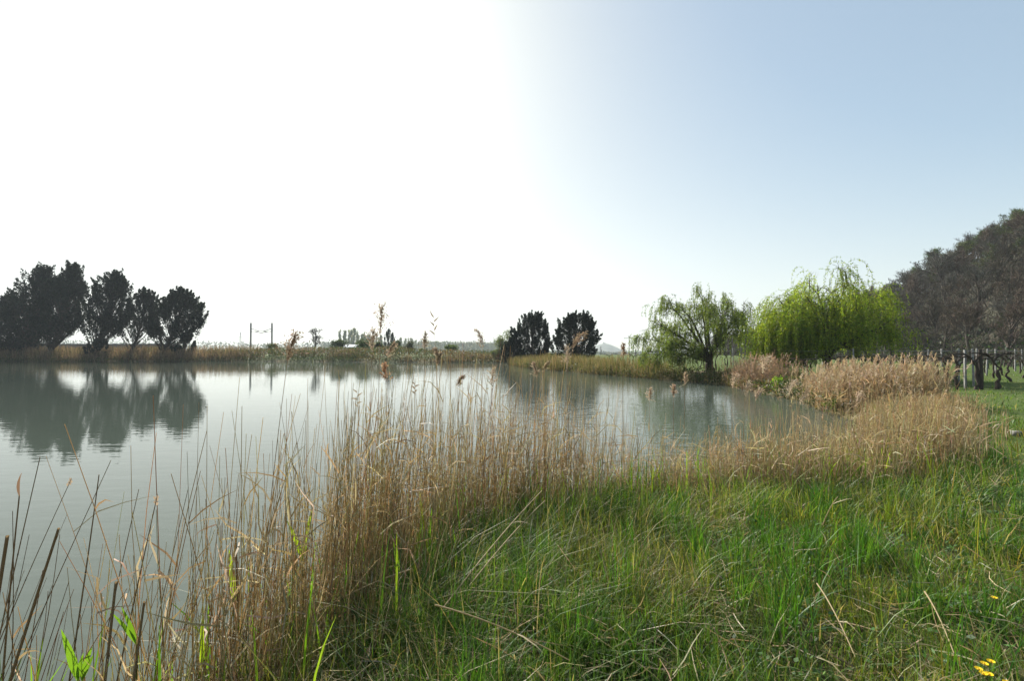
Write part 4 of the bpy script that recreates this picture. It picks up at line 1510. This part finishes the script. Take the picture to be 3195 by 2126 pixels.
def make_reed_beds():
    # main belt along the near shore, tall and thin over the water
    g = Geo()
    p = near_band(6300, -.35, 1.05, -2.3, 3.0, 2.2, 8)
    x, y, d = p.T
    dens = np.exp(-((d - .35) / .42) ** 2) * np.clip(fbm(x, y, .45, 101) * 2.6 - .55, .08, 1)
    dens *= np.interp(x, [-2.3, -1.6, -1.2, 3], [.25, .8, 1, 1])
    k = rng.random(len(x)) < dens
    x, y, d = x[k], y[k], d[k]
    n = len(x)
    tall = np.interp(x, [-2.3, -1.5, -.5, .6, 1.4, 2.2, 3], [1.25, 1.45, 1.6, 1.5, 1.05, .75, .75])
    h = tall * np.clip(rng.normal(.76, .28, n), .22, 1.3)
    h *= np.where(d > .7, .75, 1)
    P = reed_stems(g, x, y, h, (.05, 0), .085, rng.uniform(.002, .0036, n), pick(REED_COLS, n, jit=.2), 4)
    dead_leaves(g, P, 1, [(.40, .32, .19), (.31, .23, .13), (.46, .39, .27)])
    # dense low dead growth at the foot of the belt
    p = near_band(11500, -.15, 1.25, -2.0, 9.5, 2.2, 13.5)
    x, y, d = p.T
    k = rng.random(len(x)) < np.exp(-((d - .5) / .5) ** 2) * np.clip(fbm(x, y, .5, 103) * 2.2 - .3, .12, 1)
    x, y = x[k], y[k]
    n = len(x)
    h = rng.uniform(.25, .85, n) * np.interp(x, [-2, 0, 1.2, 2.2, 3, 5, 9], [.9, .85, .6, .5, .85, .9, 1.0])
    P = reed_stems(g, x, y, h, (.08, -.03), .2, rng.uniform(.0018, .0034, n) * np.clip(y / 6, 1, 2), pick(REED_COLS, n, jit=.22), 3, .06)
    tag(g.build('reed_bed', M_REED), 'belt of thin dry reeds lining the near shore', 'reeds', kind='stuff')
    # the broader, shorter part towards the right
    g = Geo()
    p = near_band(13000, -.35, 2.6, 2.3, 12.5, 5.5, 15)
    x, y, d = p.T
    dc = np.interp(x, [2.3, 5, 8, 12], [.4, .55, .9, 1.0])
    dw = np.interp(x, [2.3, 5, 8, 12], [.5, .7, 1.0, 1.1])
    k = (rng.random(len(x)) < np.exp(-((d - dc) / dw) ** 2) * np.clip(fbm(x, y, .7, 105) * 2.4 - .35, .12, 1)) & (y < 12.6) & (x < (.93 + .16 * rng.random(len(x)) * fbm(x, y, .8, 113) * 1.6) * y)
    x, y = x[k], y[k]
    n = len(x)
    h = np.clip(rng.normal(.9, .2, n), .35, 1.45) * np.interp(x, [2.3, 3, 6, 8, 10, 12], [.7, .92, .92, .8, .62, .5])
    P = reed_stems(g, x, y, h, (.03, 0), .10, rng.uniform(.002, .0036, n) * np.clip(y / 6, 1, 2), pick(REED_COLS, n, jit=.2), 3)
    dead_leaves(g, P, 1, [(.40, .32, .19), (.32, .235, .13), (.46, .39, .27)], (.12, .35), .011)
    kk = rng.random(n) < .03
    quick_plumes(g, P[kk], [(.42, .31, .19), (.36, .25, .14)], 10, .16, .010)
    tag(g.build('reed_bed', M_REED), 'broad band of short tan reeds between the inlet and the meadow', 'reeds', kind='stuff')
    # golden plumed clump in front of the big willow and the vineyard
    g = Geo()
    n0 = 3300
    t = rng.random(n0)
    cx = np.interp(t, [0, .2, .55, 1], [12.3, 11.7, 11.1, 11.9])
    cyy = np.interp(t, [0, .2, .55, 1], [18.6, 16.3, 14.6, 13.0])
    x, y = cx + rng.normal(.25, .6, n0), cyy + rng.normal(.2, .7, n0)
    d = pond_d(x, y)
    k = (d > -.3) & (x < .955 * y) & (rng.random(n0) < np.clip(fbm(x, y, .8, 107) * 2.4 - .3, .15, 1))
    x, y = x[k], y[k]
    n = len(x)
    h = np.clip(rng.normal(.98, .24, n), .4, 1.5) * np.interp(y, [11, 13, 17, 20], [.9, 1.05, .95, .8])
    P = reed_stems(g, x, y, h, (.05, 0), .09, rng.uniform(.004, .007, n), pick([(.43, .335, .18), (.37, .28, .14), (.48, .39, .24), (.33, .245, .13)], n, jit=.16), 4)
    dead_leaves(g, P, 2, [(.42, .31, .18), (.34, .23, .12), (.48, .38, .25)], (.15, .45), .018)
    kk = rng.random(n) < .55
    quick_plumes(g, P[kk], [(.43, .335, .22), (.37, .285, .18), (.48, .39, .28), (.37, .26, .16)], 11, .2, .018, .4)
    tag(g.build('reed_bed', M_REED), 'thick golden clump of plumed reeds in front of the big willow and vineyard', 'reeds', kind='stuff')
    # pinkish clump at the foot of the curtain, left
    g = Geo()
    n0 = 900
    x = 12.7 + rng.normal(0, .55, n0)
    y = 24.0 + rng.normal(0, 1.3, n0)
    k = pond_d(x, y) > -.3
    x, y = x[k], y[k]
    n = len(x)
    P = reed_stems(g, x, y, np.clip(rng.normal(1.15, .25, n), .5, 1.7), (0, 0), .14, rng.uniform(.005, .009, n), pick([(.36, .265, .16), (.30, .21, .125)], n), 4)
    dead_leaves(g, P, 2, [(.36, .25, .15), (.3, .2, .12)], (.2, .4), .02)
    kk = rng.random(n) < .35
    quick_plumes(g, P[kk], [(.40, .28, .19), (.34, .23, .15)], 9, .22, .022)
    tag(g.build('reed_bed', M_REED), 'pinkish dry reed clump between the two willows at the water', 'reeds', kind='stuff')
    # young green reed leaves through the near belt
    g = Geo()
    p = near_band(2900, -.25, 1.2, -3.2, 10, 1.6, 13)
    x, y, d = p.T
    k = rng.random(len(x)) < np.clip(fbm(x, y, .6, 109) * 2.6 - .7, .05, 1) * np.interp(x, [-3, -1.5, 0, 2, 10], [.55, .5, .5, .8, .6])
    x, y = x[k], y[k]
    n = len(x)
    blades(g, x, y, rng.uniform(.3, .75, n), rng.uniform(.009, .018, n), np.clip(rng.gamma(2, .12, n), .02, .6), pick([(.13, .24, .02), (.09, .18, .02), (.18, .26, .03)], n), 4)
    tag(g.build('young_reed_leaves', M_SHOOT), 'fresh green blades sprouting among the dry reeds', 'reed shoots', kind='stuff')
    # left corner: dark leaning stems standing in the water edge
    g = Geo()
    p = near_band(420, -.55, .45, -4.4, -1.75, .9, 3.0)
    x, y, d = p.T
    k = rng.random(len(x)) < np.clip(fbm(x, y, .4, 111) * 2.2 - .5, .05, 1) * np.interp(x, [-4.4, -3, -2.3, -1.75], [1, .9, .5, .75])
    x, y = x[k], y[k]
    n = len(x)
    h = np.clip(rng.normal(.85, .35, n), .25, 1.6)
    P = reed_stems(g, x, y, h, (.2, 0), .09, rng.uniform(.0018, .0036, n), pick([(.16, .11, .06), (.22, .15, .08), (.28, .2, .11)], n, jit=.2), 5)
    dead_leaves(g, P[rng.random(n) < .5], 1, [(.3, .22, .12), (.38, .3, .18)], (.1, .3), .007)
    tag(g.build('reed_bed', M_REED), 'sparse dark leaning stems in the lower left corner', 'reeds', kind='stuff')


make_reed_beds()


def reed(label, base, tip, plume, r=.0035, col=(.30, .20, .10), bow=(0, 0), leaf=1, group='tall single reeds of the near shore', pcol=(.31, .23, .15), plen=.26, droop=(.6, 0), name='reed', top_w=.5, nb=46):
    """one tall reed: stem, head (plume) and hanging leaf"""
    b = np.array(base, float)
    t = np.array(tip, float) - b
    pcol = tuple(np.array(pcol) * .62 + np.mean(pcol) * .36)
    o = thing(name, label, 'reed', base, 0, group)
    m = t * .5 + np.array([bow[0], bow[1], 0])
    sp = bez((0, 0, -.05), m, t, 10)
    g = Geo()
    g.tubes(sp[None], np.linspace(r * 1.2, r * top_w, 11)[None], col, 5)
    for f in (.2, .38, .55, .72):                        # nodes
        q = sp[int(f * 10)]
        dd = unit(sp[int(f * 10) + 1] - q)
        rr = r * (1.2 - .7 * f)
        g.tubes(np.stack([q - dd * .006, q, q + dd * .006])[None], np.array([[rr, rr * 1.35, rr]]), np.array(col) * .7, 5)
    g.build('stem', M_REED, o)
    ax = unit(sp[-1] - sp[-2])
    dr = np.array([droop[0], droop[1], 0.0])
    if plume == 'flag':                                  # stripped head: a few stiff bits
        g = Geo()
        for k in range(5):
            s0 = t + ax * plen * (k / 5.0)
            Q = grow(s0[None], (ax * .5 + dr * rng.uniform(.5, 1.6) * (1 if k % 2 else -.6))[None], plen * rng.uniform(.25, .5), 4, .12, -.1)
            g.ribbons(Q, np.array([.006, .018, .016, .008, .001]), unit(np.cross(Q[:, -1] - Q[:, 0], [[0, 1.0, .2]])), np.array(pcol) * rng.uniform(.8, 1.15))
        g.tubes(np.stack([t, t + ax * plen * .6, t + ax * plen * 1.25])[None], np.array([[r * .5, r * .5, r * .2]]), col, 4)
        g.build('plume', M_PLUME, o)
    elif plume == 'tip':
        g = Geo()
        Q = bez(t, t + ax * plen * .5 - dr * plen * .4, t + ax * plen, 5)[None]
        g.ribbons(Q, np.array([.004, .009, .011, .009, .005, .001]), unit(np.array([[1.0, .4, 0]])), pcol)
        g.build('leaf', M_REED, o)
    elif plume:
        g = Geo()
        tt = np.linspace(0, 1, nb)
        axis = t + ax * (tt * plen)[:, None] + dr * ((tt ** 2) * plen * .5)[:, None] - np.array([0, 0, 1]) * ((tt ** 3) * plen * np.hypot(*droop) * .25)[:, None]
        d = unit(np.gradient(axis, axis=0)) * .9 + dr * .35 + rng.normal(0, .33, (nb, 3))
        ln = plen * (.58 - .36 * tt) * rng.uniform(.7, 1.2, nb) * plume
        Q = grow(axis, d, ln, 3, .1, -.1)
        c = pick([pcol, tuple(np.array(pcol) * 1.25), tuple(np.array(pcol) * .8)], nb, jit=.12)
        thin(Q, np.array([.0015, .002, .002, .001]), g, c)
        k = np.repeat(np.arange(nb), 7)
        j = rng.integers(0, 4, len(k))
        g.leaves(Q[k, j] + rng.normal(0, .003, (len(k), 3)), unit(Q[k, 3] - Q[k, 0]) + rng.normal(0, .35, (len(k), 3)), rng.uniform(.018, .036, len(k)), rng.uniform(.005, .010, len(k)), c[k])
        g.build('plume', M_PLUME, o)
    for k in range(leaf):
        i = int(rng.integers(3, 8))
        Q = grow(sp[i][None], (unit(sp[i + 1] - sp[i]) + np.array([rng.normal(0, .5), rng.normal(0, .3), 0]))[None], rng.uniform(.12, .24), 5, .1, -.22)
        g = Geo()
        g.ribbons(Q, np.array([.004, .010, .010, .007, .004, .001]), unit(np.cross(Q[:, -1] - Q[:, 0], [[.2, 1.0, .1]])), np.array([.36, .27, .15]) * rng.uniform(.8, 1.1))
        g.build('leaf', M_REED, o)
    return o


def make_single_reeds():
    W = -.15

    def R(label, ub, ut, vt, Y, plume, **kw):
        zb = max(float(ground_z(np.array(X(ub, Y)), np.array(Y))), -.3)
        reed(label, (X(ub, Y), Y, zb), (X(ut, Y), Y - .05, Z(vt, Y)), plume, **kw)
    D = dict
    R('leftmost tall reed, leaning right with a fat drooping brown plume', 826, 905, 1128, 4.6, 1.25, bow=(-.03, 0), plen=.27, droop=(.25, 0), pcol=(.25, .165, .095), r=.0042, nb=80)
    R('reed with the tallest upright feathery plume against the sky', 1172, 1190, 1045, 5.3, 1.1, plen=.32, droop=(.06, 0), r=.0042, nb=80)
    R('reed with a stubby brown plume just left of the tallest plume', 1148, 1165, 1096, 5.2, 1.2, plen=.22, droop=(.05, 0), nb=56)
    R('reed with a small plume hooking right below the tallest plume', 1205, 1213, 1118, 5.4, .7, plen=.2, droop=(.7, 0))
    R('reed with a narrow orange-brown head over the water', 1222, 1208, 1188, 5.1, .7, plen=.18, droop=(-.1, 0), pcol=(.36, .18, .07))
    R('bare-topped reed with stiff stripped flags high against the sky', 1392, 1358, 1045, 5.6, 'flag', plen=.26, droop=(.5, 0), pcol=(.22, .18, .13))
    R('reed with a slim arching plume pointing up left against the sky', 1490, 1508, 1090, 5.7, .65, plen=.26, droop=(-.55, 0))
    R('reed with a thin plume right of the stripped flags', 1335, 1327, 1092, 5.6, .55, plen=.2, droop=(.15, 0), pcol=(.3, .23, .15))
    R('reed with a pale broken head at the far waterline', 1385, 1372, 1130, 5.5, .7, plen=.17, droop=(-.45, 0))
    R('reed with a small tan head leaning right at the far waterline', 1352, 1365, 1140, 5.4, .7, plen=.14, droop=(.5, 0))
    R('reed with stiff dark flags standing left over open water', 1140, 1122, 1268, 5.2, 'flag', plen=.2, droop=(.5, 0), pcol=(.26, .22, .16))
    R('reed with brush-like plume curving right before the dark cypress', 1755, 1786, 1090, 5.9, 1.0, plen=.26, droop=(.85, 0), pcol=(.30, .21, .12), nb=60)
    R('reed with a pale ragged plume before the left edge of the right cypress', 1775, 1768, 1150, 5.9, .9, plen=.26, droop=(.05, 0), pcol=(.32, .25, .17))
    R('reed with a short brown plume before the power pole', 1935, 1942, 1118, 6.0, .8, plen=.17, droop=(-.05, 0), pcol=(.34, .22, .12))
    R('reed with a dangling pale head low over the rippled water', 1520, 1535, 1215, 5.8, .9, plen=.26, droop=(.1, 0), pcol=(.36, .28, .17))
    R('reed with a bent dark head among the middle stems', 1300, 1298, 1228, 5.4, 'flag', plen=.14, droop=(.7, 0), pcol=(.2, .15, .1))
    R('reed with a small hooked plume right of the middle stems', 1435, 1430, 1205, 5.6, .6, plen=.15, droop=(.8, 0))
    R('reed with a drooping olive plume before the point', 1700, 1695, 1165, 5.9, .6, plen=.17, droop=(.7, 0), pcol=(.32, .26, .14))
    R('reed with a tan spike-like plume beside the drooping olive one', 1665, 1672, 1180, 5.9, .6, plen=.2, droop=(-.3, 0))
    R('reed with an upright tan plume over the water below the smaller willow', 2020, 2022, 1252, 6.4, .8, plen=.17, droop=(.15, 0), pcol=(.42, .31, .2))
    R('reed with a slim reddish plume right of the upright tan one', 2100, 2096, 1238, 6.6, .6, plen=.16, droop=(.1, 0), pcol=(.42, .27, .16))
    R('reed with a small plume in front of the smaller willow trunk', 2128, 2132, 1200, 6.8, .7, plen=.16, droop=(.1, 0), pcol=(.4, .29, .18))
    R('reed with a fluffy pale plume left of the willow curtain', 2275, 2280, 1212, 8.0, 1.3, plen=.24, droop=(.5, 0), pcol=(.5, .38, .26))
    R('reed with a big fluffy plume right beside the willow curtain', 2380, 2374, 1165, 8.2, 1.3, plen=.3, droop=(.45, 0), pcol=(.52, .4, .27), nb=64)
    R('reed with a fluffy plume bowed left, below the willow curtain', 2310, 2318, 1235, 7.8, 1.3, plen=.22, droop=(.5, 0), pcol=(.5, .38, .26))
    R('reed with a leaning fluffy plume low over the inlet', 2345, 2350, 1250, 7.8, 1.2, plen=.22, droop=(.6, 0), pcol=(.48, .36, .24))
    R('reed with a big pale plume at the mouth of the inlet', 2458, 2456, 1232, 8.6, 1.3, plen=.27, droop=(.5, 0), pcol=(.5, .39, .27), nb=60)
    R('reed with a leaning plume right of the inlet mouth', 2482, 2488, 1262, 8.4, 1.1, plen=.24, droop=(.7, 0), pcol=(.48, .36, .25))
    R('reed with a rounded plume before the dark gap of the golden clump', 2668, 2664, 1262, 9.4, 1.2, plen=.26, droop=(.5, 0), pcol=(.5, .38, .26))
    # lower left corner
    G = 'stalks in the lower left corner'

    def S(label, ub, vb, ut, vt, Y, r, **kw):
        b = np.array([X(ub, Y), Y, Z(vb, Y)])
        t = np.array([X(ut, Y), Y, Z(vt, Y)])
        dirn = (b - t) / max((t - b)[2], .01)
        zb = min(b[2], -.05)
        b = t + dirn * (t[2] - zb)
        reed(label, b, t, kw.pop('plume', 0), r=r, group=G, col=kw.pop('col', (.22, .16, .095)), name='reed_stalk', **kw)
    S('thick broken-off brown stalk at the very left edge', 0, 1930, 36, 1668, 1.95, .0065, leaf=0, top_w=.95)
    S('tall thin stalk with a rust-red dead leaf tip at the left edge', 36, 2126, 70, 1545, 2.0, .0048, plume='tip', plen=.1, droop=(.5, 0), pcol=(.24, .12, .06), leaf=0, bow=(-.02, 0))
    S('twisted dead stalk with a frayed top near the left edge', 60, 2080, 194, 1645, 1.95, .006, leaf=1, top_w=.8)
    S('slender stalk slanting right behind the rust-tipped one', 55, 1790, 132, 1425, 2.3, .0034, leaf=0)
    S('long dark stalk with a blunt top left of the corner gap', 235, 2060, 316, 1480, 2.2, .0042, leaf=0, bow=(.02, 0))
    S('thin arching stalk ending in a tiny curled seed head', 62, 1900, 222, 1512, 2.2, .0026, plume='flag', plen=.03, droop=(.9, -.1), leaf=0, bow=(-.03, 0))
    S('slanting stalk crossing behind the blunt dark one', 110, 1980, 352, 1436, 2.25, .0026, leaf=0)
    S('stalk with a cut leaf flag near its top in the lower left water', 405, 1990, 492, 1572, 2.35, .0042, plume='flag', plen=.045, droop=(-.5, 0), leaf=0)
    S('straight thin stalk rising right of the flagged one', 495, 1960, 594, 1520, 2.4, .0026, leaf=0)
    S('thin stalk left of the flagged one leaning right', 375, 1830, 440, 1525, 2.4, .003, leaf=0)
    S('short broken thick stub by the lower left water', 348, 2080, 374, 1810, 2.05, .0055, leaf=1, top_w=.95)
    S('short broken stub left of the green shoots', 432, 2126, 462, 1870, 2.0, .0048, leaf=0, top_w=.95)
    S('broken upright stub beside the tall yellow-green blade', 752, 1900, 742, 1670, 2.75, .0062, leaf=1, top_w=.95)
    S('thin straight stalk alone over the lower left water', 655, 1700, 648, 1555, 2.7, .003, leaf=0)
    # green shoots one can tell apart
    def shoot(label, u, v, Y, leaves, col):
        z = float(ground_z(np.array(X(u, Y)), np.array(Y)))
        base = np.array([X(u, Y), Y, min(z, .1)])
        o = thing('reed_shoot', label, 'reed shoot', base, 0, 'green reed shoots of the near shore')
        node = np.array([0, 0, Z(v, Y) - base[2]])
        g = Geo()
        g.tubes(bez((0, 0, -.05), (.01, 0, node[2] * .5), node, 6)[None], np.linspace(.005, .0035, 7)[None], (.10, .13, .03), 5)
        g.build('stem', M_SHOOT, o)
        for ut, vt, w in leaves:
            tip = np.array([X(ut, Y) - base[0], rng.normal(0, .03), Z(vt, Y) - base[2]])
            P = bez(node, node + (tip - node) * np.array([.35, .5, .55]), tip, 8)[None]
            g = Geo()
            g.ribbons(P, w * np.array([.3, .75, 1, 1, .9, .75, .55, .3, .03]), unit(np.array([[1.0, .35, .15]])), np.array(col) * rng.uniform(.9, 1.12))
            g.build('leaf', M_SHOOT, o)
    C1, C2 = (.20, .30, .025), (.10, .20, .025)
    shoot('fresh green shoot with two wide leaves spread in a V', 950, 1745, 3.1, [(905, 1612, .03), (976, 1586, .03)], C1)
    shoot('tall single yellow-green blade at the edge of the reed belt', 738, 1872, 2.75, [(718, 1712, .034), (752, 1850, .02)], C1)
    shoot('broad green blade standing upright in the lower left corner', 262, 2110, 2.1, [(254, 1925, .034), (300, 2010, .02)], C2)
    shoot('dark green shoot with two crossing leaves in the lower left corner', 440, 2000, 2.2, [(380, 1885, .022), (412, 1870, .02)], C2)
    shoot('slanted dark green blade leaning right in the lower left', 275, 2110, 2.25, [(330, 1990, .03), (290, 2040, .02)], C2)
    shoot('narrow bright green shoot right of the corner gap', 640, 2070, 2.5, [(632, 1890, .022), (655, 1990, .018)], C1)
    shoot('bright green shoot at the far end of the tall reeds', 2160, 1500, 6.3, [(2135, 1400, .03), (2180, 1380, .03), (2200, 1430, .025)], C2)
    # fallen straws in the grass
    G = 'single fallen straws in the meadow'
    for lab, u0, v0, z0, u1, v1, z1 in [('long straw lying slantwise across the front of the grass', 1360, 1880, .75, 1775, 2050, .62),
                                       ('long pale straw leaning from the reeds to the upper right', 1385, 1890, .6, 1690, 1530, .95),
                                       ('second long straw leaning parallel beside the first', 1460, 1830, .62, 1700, 1560, .9),
                                       ('thick straw lying in the meadow right of the middle', 2540, 1815, .72, 2655, 2040, .62),
                                       ('bleached straw with a torn leaf near the right flowers', 2872, 1840, .75, 2960, 2030, .66),
                                       ('short tilted straw in the upper meadow', 2560, 1635, .6, 2608, 1548, .85),
                                       ('bent straw lying across the foot of the left reeds', 985, 1910, .5, 1290, 1770, .68)]:
        Y0, Y1 = (CAM_H - z0) * FPX / (v0 - 1090), (CAM_H - z1) * FPX / (v1 - 1090)
        a = np.array([X(u0, Y0), Y0, z0])
        b = np.array([X(u1, Y1), Y1, z1])
        P = bez(a, (a + b) * .5 + np.array([0, 0, .05]), b, 8)
        o = thing('fallen_straw', lab, 'straw', tuple(a), 0, G)
        g = Geo()
        g.tubes((P - a)[None], np.linspace(.0045, .0028, 9)[None], (.42, .33, .18), 5)
        g.build('stalk', M_REED, o)
        g = Geo()
        Q = grow((P[5] - a)[None], (P[6] - P[5])[None] + np.array([[.03, 0, .03]]), .16, 4, .2, -.15)
        g.ribbons(Q, np.array([.005, .009, .008, .005, .001]), unit(np.array([[.3, 1.0, .2]])), (.45, .37, .23))
        g.build('leaf', M_REED, o)
    # yellow flowers
    for i, (u, v, lab) in enumerate([(3086, 1860, 'single yellow flower alone in the grass at the right'),
                                     (3052, 2062, 'topmost left yellow flower of the cluster in the lower right'), (3072, 2055, 'topmost right yellow flower of the cluster in the lower right'),
                                     (3034, 2078, 'leftmost yellow flower of the lower right cluster'), (3048, 2092, 'lowest left yellow flower of the lower right cluster'),
                                     (3066, 2094, 'lowest right yellow flower of the lower right cluster'), (3120, 2120, 'yellow flower cut near the bottom edge at the right')]):
        z = .5 + .26
        Y = (CAM_H - z) * FPX / (v - 1090)
        x = X(u, Y)
        gz = float(ground_z(np.array(x), np.array(Y)))
        o = thing('buttercup', lab, 'flower', (x, Y, gz), rng.uniform(0, 6), 'yellow flowers in the meadow')
        hh = z - gz
        g = Geo()
        g.tubes(bez((0, 0, 0), (.02, .01, hh * .5), (0, 0, hh), 6)[None], np.linspace(.0016, .0011, 7)[None], (.07, .14, .03), 4)
        g.build('stem', M_GRASS, o)
        for k in range(5):
            a = k / 5 * 2 * PI
            d = np.array([math.cos(a), math.sin(a), .35]) * .8
            s = np.array([-math.sin(a), math.cos(a), 0])
            c = np.array([0, 0, hh])
            V = [c, c + d * .008 + s * .006, c + d * .014 + s * .008 + [0, 0, .002], c + d * .018 + [0, 0, .001], c + d * .014 - s * .008 + [0, 0, .002], c + d * .008 - s * .006]
            g = Geo()
            g.add(V, [[0, 1, 2, 3], [0, 3, 4, 5]], (.85, .58, .01))
            g.build('petal', M_FLOWER, o)
        g = Geo()
        g.tubes(np.array([[(0, 0, hh), (0, 0, hh + .004), (0, 0, hh + .006)]]), np.array([[.004, .0045, .001]]), (.6, .42, .02), 6)
        g.build('flower_centre', M_FLOWER, o)


make_single_reeds()
leafy_bush('waterside_plant', 'bright green leafy plant at the water edge below the willow curtain', (X(2432, 20.6), 20.6, .05), .95, .85,
           [(.16, .28, .03), (.12, .22, .03), (.2, .3, .04)], 700, .09, 'plant', mat=M_WILLOW, lobes=7)


def make_haze():
    g = Geo()
    g.box((0, 700, 12.0), (3000, 1900, 88), (1, 1, 1))
    m, n, out = new_mat('haze')
    v = n.nodes.new('ShaderNodeVolumePrincipled')
    v.inputs['Color'].default_value = (.86, .93, 1.0, 1)
    v.inputs['Density'].default_value = .0003
    v.inputs['Anisotropy'].default_value = .05
    n.links.new(v.outputs[0], out.inputs['Volume'])
    o = g.build('haze', m)
    o['kind'] = 'stuff'
    o['label'] = 'thin pale haze in the air over the pond'
    o['category'] = 'haze'
    o.display_type = 'WIRE'


make_haze()
